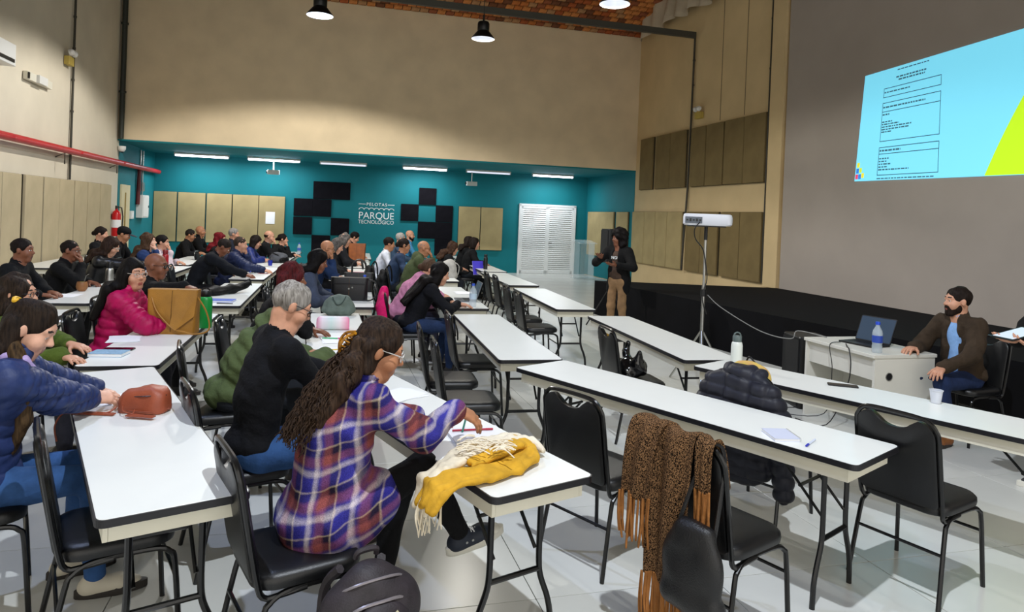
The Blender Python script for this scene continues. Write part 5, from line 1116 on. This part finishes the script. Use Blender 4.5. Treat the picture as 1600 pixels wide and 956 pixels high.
# --- brown bag table
BRN = mat('chestnut_leather', '#96492e', .5, 0, .12, 20, .15, 160)
e = empty('shoulder_bag', (-1.83, 3.50, TZ), math.radians(-5), 'chestnut leather shoulder bag with strap opened on the left foreground table', 'bag')
ol_ = [(x * (1 + .12 * (x > 0)), y) for x, y in rrect(.235, .15, .06, 7)]
mb_ = MB().layers(ol_, [(.001, .93), (.006, .99), (.02, 1), (.05, .985), (.075, .93), (.093, .80), (.102, .6), (.106, .3)], f3=lambda x, y, z: (x, y + .012 * math.sin(x * 28) * (z > .03), z * (1 + .22 * math.sin((x + .1) * 9)) + .004 * math.sin(x * 60 + y * 40)))
mb_.obj('bag_body', BRN, e, True)
MB().tube(bez([(-.1, -.06, .018), (0, -.079, .02), (.09, -.068, .02), (.135, 0, .02)], 6), .003, 5).obj('piping', BRN, e, True)
MB().tube(bez([(-.105, -.045, .07), (-.03, -.068, .085), (.06, -.062, .092), (.125, -.01, .09)], 6), .0028, 5).obj('zip_line', mat('dark_zip', '#2d1812', .4), e)
MB().tube(bez([(-.1, -.07, .03), (-.12, -.11, .012), (-.2, -.13, .008), (-.28, -.12, .008), (-.33, -.14, .0), (-.36, -.15, -.06), (-.34, -.16, -.13)], 6), .0045, 5).obj('strap', BRN, e, True)
MB().add([(-.33, -.15, .004), (-.08, -.125, .004), (-.08, -.1, .006), (-.33, -.11, .006)] + [(.0, -.15, .012), (.14, -.15, .012), (.14, -.12, .012), (.0, -.115, .012)] + [(-.33, -.15, .010), (-.08, -.125, .010), (-.08, -.1, .012), (-.33, -.11, .012), (.0, -.15, .018), (.14, -.15, .018), (.14, -.12, .018), (.0, -.115, .018)], [[0, 3, 2, 1], [8, 9, 10, 11], [0, 1, 9, 8], [1, 2, 10, 9], [2, 3, 11, 10], [3, 0, 8, 11], [4, 7, 6, 5], [12, 13, 14, 15], [4, 5, 13, 12], [5, 6, 14, 13], [6, 7, 15, 14], [7, 4, 12, 15]]).obj('wrist_strap', BRN, e)
MB().tube(bez([(-.06, -.075, .045), (-.03, -.12, .03), (.02, -.125, .02), (.01, -.09, .03)], 5), .003, 5).obj('tassel_cord', BRN, e, True)
paper((-2.02, 3.72, TZ), 2.2, label='folded white paper under the chestnut shoulder bag', n=2)
# --- tote bag table
TOTE = mat('mustard_leather', '#9a6a20', .55, 0, .15, 10, .2, 140)
def tote(loc, rz, label, w, d, h, m, flap=True, name='tote_bag', handles=True, rnd=.02):
    e = empty(name, loc, rz, label, 'bag'); ol = rrect(w, d, rnd, 4)
    MB().layers(ol, [(0, .98), (.004, 1), (h * .5, (1.0, .95)), (h * .93, (1.04, .75)), (h, (1.05, .7))]).obj('bag_body', m, e, True)
    st = mat('seam_' + m.name, '#5a3c12', .6)
    MB().tube([(0, -d / 2 - .003, .02), (0, -d * .48, h * .5), (0, -d * .36, h * .98)], .0022, 5).obj('seam', st, e)
    if flap: MB().add([(w * .1, -d * .36, h), (w * .52, -d * .30, h * .93), (w * .50, -d * .60, h * .42), (w * .12, -d * .62, h * .1), (w * .0, -d * .6, h * .22)] + [(w * .1, -d * .36, h + .004), (w * .52, -d * .34, h * .93), (w * .50, -d * .65, h * .42), (w * .12, -d * .67, h * .1), (w * .0, -d * .65, h * .22)], [[0, 1, 2, 3, 4], [9, 8, 7, 6, 5], [0, 5, 6, 1], [1, 6, 7, 2], [2, 7, 8, 3], [3, 8, 9, 4], [4, 9, 5, 0]]).obj('flap', m, e)
    if handles:
        MB().tube(bez([(-w * .48, -d * .25, h * .97), (-w * .3, -d * .55, h * .55), (-.02, -d * .62, h * .25), (w * .12, -d * .62, h * .1)], 6), .007, 6).obj('strap', m, e, True)
        MB().tube(bez([(w * .5, -d * .2, h * .85), (w * .72, -d * .3, h * .5), (w * .8, -d * .5, h * .12), (w * .55, -d * .8, .012), (w * .3, -d * .75, h * .08), (w * .14, -d * .64, h * .1)], 6), .007, 6).obj('strap', m, e, True)
    return e
tote((-2.74, 5.66, TZ), math.radians(8), 'mustard leather tote bag with long strap beside the green bottle', .37, .15, .36, TOTE)
flask((-2.62, 5.97, TZ), .056, .27, mat('green_plastic', '#0c8f3a', .4), BLK_PLASTIC, 'tall bright green bottle with black cap behind the mustard tote', 'drink_bottle', caph=.05)
notebook((-2.73, 4.74, TZ), .12, .22, .15, .02, mat('pale_blue_cover', '#7ea3bf', .7, 0, .2, 60), 'pale blue notebook at the near end of the tote bag table'); phone((-2.77, 4.93, TZ), math.radians(-80), 'black phone case behind the pale blue notebook', w=.08, l=.2)
paper((-2.95, 5.32, TZ), .4, label='white sheets before the magenta puffer jacket', n=3)
# --- umbrella pouch table
e = empty('umbrella_pouch', (-3.42, 8.25, TZ), 1.2, 'black fabric pouch lying on the blue notebook table', 'pouch'); S = SDF(); S.chain([V3(-.36, 0, .045), V3(-.1, .01, .05), V3(.15, 0, .055), V3(.36, -.03, .10)], [.04, .055, .052, .045], .04); sdf_obj('pouch_body', S, .011, cloth('pouchblack', '#0e0e10', .6), e, (.009, 38, 5)); MB().tube(bez([(.33, -.02, .13), (.40, -.04, .16), (.42, -.05, .08)], 5), .008, 6).obj('cord_loop', BLK_PLASTIC, e, True)
notebook((-3.20, 7.66, TZ), .15, .3, .2, .014, mat('royal_blue_cover', '#3c63c4', .5), 'royal blue notebook at the near end of the pouch table'); pen((-3.07, 7.47, TZ), .05, '#1c1c22', 'black pen in front of the royal blue notebook', '#6a6a70', .17)
# --- writing person's tables
paper((-3.98, 10.50, TZ), .3, label='handwritten sheets under the writing person\'s pen', n=3); pen((-3.9, 10.3, TZ + .05), 1.0, '#e8e8ee', 'white pen in the writing person\'s hand', '#3c50c0', .14).rotation_euler = (0, -.9, .6)
paper((-4.12, 11.5, TZ), .25, label='pale blue printed sheet before the navy padded jacket', n=2, m=mat('pale_blue_paper', '#b9cbe8', .8)); pen((-3.95, 11.05, TZ), .1, '#8a2a2a', 'dark red pen between the two writers', l=.16)
e = empty('drinking_glass', (-4.42, 12.72, TZ), 0, 'deep blue tumbler in front of the grey backpack', 'cup'); MB().lathe([(0, 0), (.035, 0), (.042, .1), (.039, .1), (.033, .006), (0, .006)], 18).obj('tumbler', mat('deep_blue_plastic', '#1a2a9a', .3), e, True); MB().tube([(.01, 0, .01), (.03, 0, .17)], .003, 5).obj('straw', STEEL, e)
e = empty('backpack', (-4.55, 13.55, TZ), 1.5, 'slumped grey and black backpack on the table beyond the writing person', 'backpack'); S = SDF(); S.ell((0, 0, .09), (.26, .16, .10), None, .03); S.cone((-.18, 0, .12), (.2, 0, .1), .085, .06, .04); sdf_obj('pack_body', S, .012, cloth('packgrey', '#54565c', .7), e, (.012, 34, 6)); S = SDF(); S.ell((0, -.12, .06), (.2, .06, .065), None, .02); sdf_obj('front_pocket', S, .012, cloth('packblack', '#161619', .7), e, (.006, 40, 6)); MB().tube(bez([(-.2, .1, .14), (-.28, .02, .2), (-.2, -.08, .15)], 5), .012, 6).obj('shoulder_strap', cloth('packblack', '#161619', .7), e, True)
water_bottle((-5.13, 15.5, TZ), 'left one of two clear water bottles with blue labels before the teal wall', s=1.25, grp='pair of water bottles'); water_bottle((-4.98, 16.25, TZ), 'right one of two clear water bottles with blue labels before the teal wall', s=1.25, grp='pair of water bottles')
# --- left columns
paper((-5.6, 10.6, TZ), 1.7, label='scattered white and blue printed sheets behind the bald sunglasses person', n=4, m=mat('pale_blue_paper', '#b9cbe8', .8)); paper((-5.75, 11.5, TZ), 1.3, label='white sheets on the table before the white sweater person', n=3)
flask((-5.62, 11.25, TZ), .05, .24, mat('red_enamel', '#9c1a22', .3), mat('dark_red_cap', '#7d1218', .4), 'dark red thermos beside the white sweater person', loop=False, caph=.07)
flask((-5.05, 8.72, TZ), .045, .22, STEEL, BLK_PLASTIC, 'brushed steel thermos with black cup before the leather jacket person', loop=False, caph=.08)
gourd((-4.98, 8.05, TZ), 'brown mate gourd in front of the person with hand at the mouth', 1.2); gourd((-4.95, 9.62, .93), 'black mate cup held by the leather jacket person', 1.1, BLK_PLASTIC)
paper((-4.87, 7.62, TZ), .2, label='white sheets under the far left person\'s hand', n=3); paper((-4.0, 5.9, TZ), 1.9, label='white sheet on the table at the left edge', n=1)
# --- black handbag table
BLKL = mat('black_grained_leather', '#101012', .4, 0, .15, 30, .3, 180)
e = tote((-1.90, 8.22, TZ), math.radians(6), 'wide black briefcase bag with two small metal studs on the middle table', .42, .16, .27, BLKL, False, 'briefcase_bag', False, .05)
MB().tube(bez([(.2, 0, .25), (.3, -.02, .22), (.33, -.05, .1), (.27, -.1, .02), (.18, -.1, .015)], 6), .009, 6).obj('strap', BLKL, e, True); MB().tube([(-.19, -.075, .2), (0, -.083, .205), (.19, -.075, .2)], .004, 5).obj('zip', mat('dark_zip2', '#26262a', .3), e)
for s in (-1, 1): MB().lathe([(0, 0), (.01, 0), (.01, .004), (0, .004)], 10, (.02 + s * .02, -.078, .15 + s * .008), R=Matrix.Rotation(math.pi / 2, 3, 'X')).obj('stud', STEEL, e)
e = tote((-2.0, 9.15, TZ), math.radians(8), 'black handbag with two upright handles behind the briefcase bag', .36, .15, .25, BLKL, False, 'handbag', False, .03)
for s in (-1, 1): MB().tube(bez([(-.09, s * .05, .24), (-.08, s * .045, .37), (0, s * .04, .42), (.08, s * .045, .37), (.09, s * .05, .24)], 5), .009, 6).obj('handle', BLKL, e, True)
water_bottle((-1.83, 8.72, TZ), 'clear water bottle with blue label beside the black handbags', s=1.2)
paper((-2.55, 11.5, TZ), .3, label='white sheets before the grey streaked hair', n=3); notebook((-2.62, 11.9, TZ), .2, .2, .14, .01, mat('magenta_card', '#d8438a', .5), 'magenta pink folder before the grey streaked hair', cat='folder')
tote((-3.28, 14.75, TZ), math.radians(5), 'tan brown leather shopper standing before the reading person', .34, .16, .38, mat('tan_leather', '#8a4a1c', .55, 0, .25, 12, .2, 120), False, 'shopper_bag', False)
paper((-3.5, 16.2, TZ), .2, label='white sheets before the person reading below the logo', n=2)
# --- laptop table
laptop((-.55, 8.62, TZ), math.radians(-78), 'open dark laptop on the table beside the clear bottle', m=mat('silver_grey_shell', '#6a6e75', .35, .5)); water_bottle((-.42, 8.05, TZ), 'clear water bottle with blue cap at the corner of the laptop table', s=1.25, band='#b9cfe0')
phone((-.66, 8.02, TZ), math.radians(-80), 'teal smartphone at the near end of the laptop table', mat('teal_case', '#4fb8b4', .4)); paper((-.62, 9.45, TZ), .2, label='white and yellow sheets before the pink hoodie', n=4)
e = empty('grey_cloth_bag', (-1.05, 11.75, TZ), .2, 'pale grey cloth bag standing right of the long black hair', 'bag'); S = SDF(); S.ell((0, 0, .15), (.14, .1, .165), None, .03); S.cone((-.08, 0, .03), (.1, 0, .03), .07, .07, .03); sdf_obj('bag_body', S, .012, cloth('palegrey', '#b6b2aa', .9), e, (.014, 30, 6)); MB().tube(bez([(.09, -.05, .27), (.17, -.07, .2), (.16, -.08, .06)], 5), .007, 5).obj('strap', cloth('palegrey', '#b6b2aa', .9), e, True)
flask((-.50, 13.9, TZ), .042, .25, BLK_PLASTIC, BLK_PLASTIC, 'tall black bottle on the far table before the louvred doors', loop=False); notebook((-.66, 14.1, TZ + .0), .2, .22, .3, .02, mat('violet_card', '#3a2fb8', .5), 'violet blue folder leaning beside the tall black bottle', cat='folder').rotation_euler = (math.radians(62), 0, .3)
paper((-.75, 15.0, TZ), .2, label='white sheets before the person beside the sand panels', n=2)
# ------------------------------------------------------------------ desk things
dx = lambda a, b, z=.75: R3(a, b, z)
laptop(dx(4.93, 5.36), TH - math.radians(78), 'black laptop open on the white office desk', 112, BLK_PLASTIC, .36, .25, True)
water_bottle(dx(4.72, 4.98), 'clear water bottle with blue label on the white office desk', s=1.25, cap='#2a4fd0', band='#2a4aa8')
e = empty('power_cable', (0, 0, 0), 0, 'black laptop cable hanging over the front edge of the white office desk', 'cable')
MB().tube(bez([dx(4.72, 5.35, .758), dx(4.62, 5.22, .757), dx(4.582, 5.15, .74), dx(4.56, 5.1, .6), dx(4.575, 5.16, .4), dx(4.5, 5.3, .03), dx(4.4, 5.6, .007)], 6), .005, 6).obj('cable_run', BLK_PLASTIC, e, True)
MB().tube(bez([dx(4.75, 5.45, .758), dx(4.6, 5.4, .757), dx(4.57, 5.38, .7), dx(4.57, 5.34, .5), dx(4.55, 5.4, .1), dx(4.3, 5.8, .007), dx(4.1, 5.6, .006)], 6), .004, 6).obj('cable_run', BLK_PLASTIC, e, True)
e = empty('power_strip', dx(4.25, 5.75, 0), .6, 'black power strip on the floor below the right edge table', 'power strip'); MB().layers(rrect(.3, .06, .01, 2), [(0, 1), (.035, 1), (.04, .97)]).obj('housing', BLK_PLASTIC, e); MB().tube(bez([(.15, 0, .02), (.3, .1, .01), (.5, .05, .008), (.6, .3, .008)], 6), .004, 5).obj('cord', BLK_PLASTIC, e, True)
for k in range(4): MB().lathe([(0, .04), (.018, .04), (.018, .043), (0, .043)], 12, (-.1 + k * .065, 0, 0)).obj('socket', mat('grey_socket', '#4a4a4e', .5), e)
SPK = mat('speaker_grille', '#0b0b0d', .7, 0, .3, 120)
def speaker(loc, rz, w, d, h, label, stand=0):
    e = empty('loudspeaker', loc, rz, label, 'loudspeaker')
    MB().layers(rrect(w, d, .03, 3), [(stand, .97), (stand + .01, 1), (stand + h - .01, 1), (stand + h, .97)]).obj('cabinet', BLK_PLASTIC, e); MB().box((0, -d / 2 - .004, stand + h / 2), (w * .88, .01, h * .92)).obj('grille', SPK, e)
    MB().tube([(-w / 2 - .005, -.05, stand + h * .6), (-w / 2 - .03, 0, stand + h * .6), (-w / 2 - .005, .05, stand + h * .6)], .008, 6).obj('carry_handle', BLK_PLASTIC, e)
    if stand:
        MB().tube([(0, 0, .35), (0, 0, stand + .02)], .018, 10).obj('pole', BLK_METAL, e)
        for k in range(3): a = k * 2.094 + .4; MB().tube([(0, 0, .72), (.42 * math.cos(a), .42 * math.sin(a), .012)], .012, 8).obj('leg', BLK_METAL, e)
    return e
speaker(R3(4.86, 6.05, 0), TH - math.pi / 2 - .2, .38, .34, .72, 'black loudspeaker box standing on the floor left of the white office desk')
speaker((1.76, 11.95, 0), math.radians(195) + math.pi / 2, .34, .32, .58, 'black loudspeaker on a stand right behind the presenter', 1.10)
# lectern of clear acrylic
ACR = mat('clear_acrylic', '#dfeef2', .05, 0, spec=.6, alpha=.22)
e = empty('acrylic_lectern', R3(7.9, 20.2, 0), TH + .2, 'clear acrylic lectern standing before the teal side wall', 'lectern')
for s in (-1, 1): MB().box((s * .27, 0, .58), (.02, .32, 1.1)).obj('side_panel', ACR, e)
MB().box((0, 0, 1.15), (.66, .46, .02), R=Matrix.Rotation(math.radians(12), 3, 'X')).obj('reading_top', ACR, e); MB().box((0, .0, .012), (.66, .44, .024)).obj('base_plate', ACR, e); MB().box((0, -.17, .6), (.5, .015, 1.0)).obj('front_panel', ACR, e)
# ------------------------------------------------------------------ projector on its stand
e = empty('projector_stand', (2.203, 7.844, 0), 0, 'tall metal tripod stand carrying the projector', 'stand')
MB().tube([(0, 0, .2), (0, 0, 1.12)], .021, 12).obj('lower_tube', STEEL, e, True); MB().tube([(0, 0, 1.0), (0, 0, 1.68)], .016, 12).obj('upper_tube', STEEL, e, True); MB().tube([(0, 0, 1.0), (0, 0, 1.08)], .032, 12).obj('clamp_collar', BLK_PLASTIC, e, True); MB().tube([(0, 0, 1.64), (0, 0, 1.79)], .02, 12).obj('mount_neck', BLK_PLASTIC, e, True)
for k in range(3): a = k * 2.094 + .3; MB().tube([(0, 0, .62), (.38 * math.cos(a), .38 * math.sin(a), .012)], .012, 8).obj('leg', STEEL, e, True); MB().tube([(0, 0, .25), (.2 * math.cos(a), .2 * math.sin(a), .32)], .007, 6).obj('leg_brace', STEEL, e)
MB().box((0, 0, 1.795), (.36, .3, .014)).obj('tray', BLK_PLASTIC, e)
pj = empty('projector', (2.21, 7.84, 1.803), math.radians(-14), 'white projector on top of the tripod stand', 'projector'); pj.scale = (1.15, 1.15, 1.3)
MB().layers(rrect(.46, .34, .05, 4), [(.0, .94), (.012, 1), (.075, 1), (.095, .97), (.10, .9)]).obj('housing', mat('projector_white', '#d8dae0', .4), pj, True)
MB().box((-.13, -.172, .045), (.16, .008, .055)).obj('port_panel', mat('port_grey', '#5a6068', .5), pj)
for k in range(5): MB().box((-.19 + k * .03, -.178, .045), (.018, .006, .014 + .01 * (k % 2))).obj('socket', BLK_PLASTIC, pj)
for k in range(6): MB().box((.231, -.09 + k * .03, .05), (.006, .02, .045)).obj('vent_slot', mat('vent_dark', '#8a8d94', .5), pj)
MB().lathe([(0, 0), (.035, 0), (.04, .03), (.03, .032), (0, .02)], 16, (.1, .17, .05), R=Matrix.Rotation(-math.pi / 2, 3, 'X')).obj('lens', BLK_PLASTIC, pj)
for k in range(3): MB().tube([(-.15 + .15 * k, .1 if k == 1 else -.08, -.001), (-.15 + .15 * k, .1 if k == 1 else -.08, .006)], .012, 8).obj('foot', BLK_PLASTIC, pj)
e = empty('projector_cable', (0, 0, 0), 0, 'thin black cable winding down the projector stand and across to the desk', 'cable')
MB().tube(bez([(2.08, 7.66, 1.84), (2.02, 7.64, 1.76), (2.05, 7.7, 1.65), (2.15, 7.78, 1.55), (2.19, 7.81, 1.45), (2.23, 7.82, 1.2), (2.18, 7.81, 1.0), (2.24, 7.82, .8)], 6), .006, 6).obj('cable_run', BLK_PLASTIC, e, True)
MB().tube(bez([(2.24, 7.8, 1.02), (2.35, 7.6, .9), (2.6, 7.1, .74), (2.85, 6.95, .70), tuple(R3(4.7, 6.0, .77)), tuple(R3(4.8, 5.7, .757))], 6), .005, 6).obj('cable_run', mat('grey_cable', '#8a8a86', .5), e, True)
# tablet of the person at the right edge
e = empty('tablet', (3.52, 4.77, 1.135), .2, 'tablet with lit page in a dark case held at the right edge of the view', 'tablet'); MB().layers(rrect(.26, .19, .012, 3), [(0, 1), (.01, 1)]).obj('case', BLK_PLASTIC, e); MB().layers(rrect(.235, .165, .006, 2), [(.0102, 1), (.011, 1)]).obj('screen', mat('tablet_page', '#c4ccd6', .3, emit='#c4ccd6', estr=.35), e); e.rotation_euler = (.0, -.25, .15)
# ------------------------------------------------------------------ garments and bags hanging on chairs
def at_chair(name, key, label, cat):
    c = CHAIRS[key]; e = empty(name, c.location, c.rotation_euler[2], label, cat); return e
e = at_chair('puffer_coat', 'CH4', 'black puffer coat with patterned yellow lining hung over a chair back', 'coat')
PUF = cloth('coatblack', '#22232c', .5, .15, .1)
S = SDF(); S.ell((0, -.30, .70), (.235, .085, .25), None, .05); S.ell((0, -.27, .42), (.24, .10, .18), None, .06)
for s in (-1, 1): S.cone((s * .17, -.30, .82), (s * .27, -.30, .62), .075, .07, .04); S.cone((s * .27, -.30, .62), (s * .285, -.28, .26), .07, .055, .03)
S.cone((-.1, -.25, .92), (.1, -.25, .92), .035, None, .04); S.ell((0, -.19, .62), (.2, .062, .34), None, .02, -1); S.ell((0, -.1, .4), (.2, .14, .3), None, .02, -1)
P_, Q_ = S.mesh(.009); N_ = vnorm(P_, Q_); P_ = P_ + N_ * (.014 * (np.abs(np.sin(P_[:, 2] * math.pi / .075 + .5 * np.sin(P_[:, 0] * 9))) ** .4 * np.abs(np.sin((np.abs(P_[:, 0]) + .04) * math.pi / .12)) ** .25 * 1.6 - .8))[:, None]; P_ = folds(P_, Q_, .007, 34, 3); np_obj('quilted_shell', P_, Q_, PUF, e)
S = SDF(); S.ell((0, -.215, .885), (.15, .045, .095), None, .03); sdf_obj('lining', S, .008, mat('yellow_print_lining', '#c8b84a', .7, 0, .4, 22, col2='#c08a5a'), e, (.004, 40, 3)); MB().tube(bez([(-.03, -.2, .965), (-.01, -.2, 1.0), (.03, -.2, .97)], 5), .006, 6).obj('hanging_loop', BLK_PLASTIC, e, True)
# tweed scarf and black shoulder bag on the chair in the foreground
TWEED = bpy.data.materials.new('brown_black_tweed'); TWEED.use_nodes = True; nt = TWEED.node_tree; b_ = nt.nodes['Principled BSDF']; b_.inputs['Roughness'].default_value = .95; b_.inputs['Specular IOR Level'].default_value = .05
tc = nd(nt, 'ShaderNodeTexCoord'); nz = nd(nt, 'ShaderNodeTexNoise'); nz.inputs['Scale'].default_value = 1.0; mp_ = nd(nt, 'ShaderNodeMapping'); mp_.inputs['Scale'].default_value = (330, 330, 170); nt.links.new(tc.outputs['Object'], mp_.inputs[0]); nt.links.new(mp_.outputs[0], nz.inputs['Vector']); rp_ = nd(nt, 'ShaderNodeValToRGB'); rp_.color_ramp.elements[0].position = .47; rp_.color_ramp.elements[1].position = .55; rp_.color_ramp.elements[0].color = (*lin('#17130f'), 1); rp_.color_ramp.elements[1].color = (*lin('#8f6c4c'), 1); nt.links.new(nz.outputs['Fac'], rp_.inputs[0]); nt.links.new(rp_.outputs[0], b_.inputs['Base Color'])
bp_ = nd(nt, 'ShaderNodeBump'); bp_.inputs['Strength'].default_value = .8; bp_.inputs['Distance'].default_value = .008; nt.links.new(nz.outputs['Fac'], bp_.inputs['Height']); nt.links.new(bp_.outputs[0], b_.inputs['Normal'])
RUST = cloth('rust_fringe', '#9a6636', .95, .25)
e = at_chair('tweed_scarf', 'CH3', 'brown and black tweed scarf with rust fringes draped over a foreground chair', 'scarf')
def strip(path, x0, x1, n, wave, name):
    pts = bez(path, 7); v = []; f = []; N = len(pts)
    for i, q in enumerate(pts):
        t = i / (N - 1)
        for k in range(n):
            u = k / (n - 1); xl = x0[0] + (x0[1] - x0[0]) * t; xr = x1[0] + (x1[1] - x1[0]) * t
            dv = wave * math.sin(u * 11 + t * 2.2) * min(1, 3 * abs(t - .25) + .25)
            v.append((xl + (xr - xl) * u, q[1] - dv, q[2] + .01 * math.sin(u * 7)))
    for i in range(N - 1):
        for k in range(n - 1): f.append([i * n + k, i * n + k + 1, (i + 1) * n + k + 1, (i + 1) * n + k])
    o = MB().add(v, f).obj(name, TWEED, e, True); m = o.modifiers.new('thickness', 'SOLIDIFY'); m.thickness = .014; m.offset = 0; m = o.modifiers.new('smooth', 'SUBSURF'); m.levels = m.render_levels = 1
    return v[-n:]
end1 = strip([(0, -.19, .60), (0, -.215, .80), (0, -.245, .915), (0, -.285, .935), (0, -.315, .90), (0, -.325, .75), (0, -.33, .5), (0, -.335, .29)], (-.17, -.13), (.10, .07), 16, .016, 'draped_length')
end2 = strip([(0, -.20, .66), (0, -.225, .84), (0, -.252, .925), (0, -.29, .942), (0, -.325, .91), (0, -.345, .78), (0, -.35, .60)], (-.215, -.27), (.0, -.12), 10, .012, 'short_length')
end3 = strip([(0, -.2, .72), (0, -.225, .86), (0, -.255, .925), (0, -.29, .93), (0, -.312, .88), (0, -.31, .72)], (.08, .10), (.185, .17), 7, .01, 'short_length')
rg = random.Random(9)
for nm_, ends, L in (('fringe', end1, .24), ('fringe', end2, .2), ('fringe', end3, .16)):
    fr = MB()
    for q in ends:
        for r_ in range(2):
            x = q[0] + rg.uniform(-.008, .008); y = q[1] + rg.uniform(-.012, .012); l = L * rg.uniform(.8, 1.1); fr.tube(bez([(x, y, q[2] + .01), (x + rg.uniform(-.008, .008), y + rg.uniform(-.006, .006), q[2] - l * .5), (x + rg.uniform(-.012, .012), y + rg.uniform(-.01, .01), q[2] - l)], 4), [.0055] * 8 + [.004], 5)
    fr.obj(nm_, RUST, e, True)['kind'] = 'stuff'
e = at_chair('shoulder_bag', 'CH3', 'soft black leather shoulder bag hanging from the tweed scarf chair', 'bag')
S = SDF(); S.ell((.13, -.355, .42), (.145, .05, .19), None, .03); S.cone((.04, -.35, .30), (.23, -.35, .30), .05, None, .04); S.cone((.08, -.345, .58), (.19, -.345, .58), .025, None, .04); sdf_obj('bag_body', S, .008, BLKL, e, (.007, 30, 4)); MB().tube(bez([(.06, -.35, .6), (.10, -.30, .80), (.15, -.27, .915), (.185, -.245, .86), (.205, -.31, .6), (.2, -.34, .5)], 6), .009, 6).obj('strap', BLKL, e, True)
e = at_chair('plastic_bag', 'CH5', 'crumpled shiny black plastic bag on a chair seat', 'bag'); S = SDF(); S.ell((0, -.03, .56), (.13, .12, .09), None, .03); S.cone((-.06, -.04, .62), (-.08, -.06, .74), .05, .03, .03); S.cone((.07, .0, .6), (.1, .0, .70), .045, .025, .03); sdf_obj('bag_body', S, .008, mat('shiny_black_film', '#0c0c0e', .12, coat=.5), e, (.022, 42, 6)); e.children[0].location = (0, 0, .012)
pk = 'P11'; q = PEOPLE[pk]; lab = q['E']['label']
e = at_chair('magenta_jacket', lab, 'bright magenta jacket hung over the laptop person\'s chair', 'jacket'); S = SDF(); S.ell((0, -.29, .68), (.21, .06, .26), None, .05); S.cone((0, -.28, .95), (0, -.29, .75), .035, .09, .05)
for s in (-1, 1): S.cone((s * .15, -.29, .75), (s * .2, -.28, .42), .06, .05, .04)
S.ell((0, -.19, .6), (.19, .07, .33), None, .02, -1); sdf_obj('jacket_shell', S, .011, cloth('magentajacket', '#c8125f', .7), e, (.011, 34, 6, (1, 1, .4)))
for key, lab2, nm_ in (('P14', 'black backpack hung on the chair of the person in denim collar', 'backpack'), ('P13', 'black coat hung over the olive hoodie person\'s chair', 'coat')):
    e = at_chair('hanging_' + nm_, PEOPLE[key]['E']['label'], lab2, nm_); S = SDF(); S.ell((0, -.34, .62), (.2, .11, .28), None, .05); S.ell((0, -.43, .5), (.14, .06, .14), None, .03); S.ell((0, -.19, .6), (.22, .075, .36), None, .02, -1); sdf_obj('main_body', S, .013, cloth('hangblack', '#0e0e11', .75), e, (.012, 30, 5)); MB().tube(bez([(-.08, -.3, .88), (-.09, -.24, .96), (-.08, -.2, .86), (-.08, -.19, .7)], 5), .014, 6).obj('strap', cloth('hangblack', '#0e0e11', .75), e, True)
# backpack on the floor in front of the plaid shirt person's chair
e = empty('backpack', (-.45, 2.44, 0), math.radians(35), 'dark purple grey backpack with zip pockets standing on the foreground floor', 'backpack')
BPK = mat('dark_plum_nylon', '#2a2429', .6, 0, .3, 25, .2, 160)
S = SDF(); S.ell((0, 0, .28), (.165, .115, .29), None, .04); S.cone((-.1, 0, .08), (.1, 0, .08), .1, None, .05); S.cone((-.09, 0, .40), (.09, 0, .40), .09, None, .06); sdf_obj('pack_body', S, .008, BPK, e, (.006, 34, 8))
S = SDF(); S.ell((.0, -.115, .20), (.125, .06, .16), None, .03); S.ell((0, -.10, .40), (.10, .04, .07), None, .02); sdf_obj('front_pocket', S, .008, BPK, e, (.004, 40, 8))
for z, yy, wdt in ((.46, -.09, .13), (.34, -.155, .10), (.27, -.172, .105)): MB().tube(bez([(-wdt, yy + .04, z - .05), (-wdt * .6, yy, z), (0, yy - .015, z + .012), (wdt * .6, yy, z), (wdt, yy + .04, z - .05)], 5), .006, 6).obj('zip', mat('grey_zip', '#8a8488', .35, .4), e, True)
MB().tube(bez([(.04, -.13, .44), (.07, -.16, .38), (.05, -.165, .33)], 4), .006, 5).obj('zip_pull', mat('pale_pull', '#b7b090', .5), e, True); MB().tube(bez([(-.04, .05, .565), (-.03, .04, .59), (.03, .04, .59), (.04, .05, .565)], 5), .011, 6).obj('grab_handle', BPK, e, True)
for z, yy, wdt in ((.14, -.172, .10), (.52, -.05, .13)): MB().tube(bez([(-wdt, yy + .05, z - .04), (-wdt * .6, yy, z), (0, yy - .012, z + .01), (wdt * .6, yy, z), (wdt, yy + .05, z - .04)], 5), .005, 6).obj('zip', mat('grey_zip', '#8a8488', .35, .4), e, True)
for s in (-1, 1): MB().box((s * .09, -.16, .25), (.035, .012, .06)).obj('side_patch', mat('black_patch', '#101013', .5), e)
MB().lathe([(0, 0), (.012, 0), (.012, .005), (0, .005)], 10, (-.03, -.18, .22), R=Matrix.Rotation(math.pi / 2, 3, 'X')).obj('rivet', STEEL, e)
for s in (-1, 1): MB().tube(bez([(s * .08, .09, .52), (s * .11, .16, .42), (s * .12, .15, .2), (s * .13, .09, .07)], 5), .018, 6).obj('shoulder_strap', BPK, e, True)
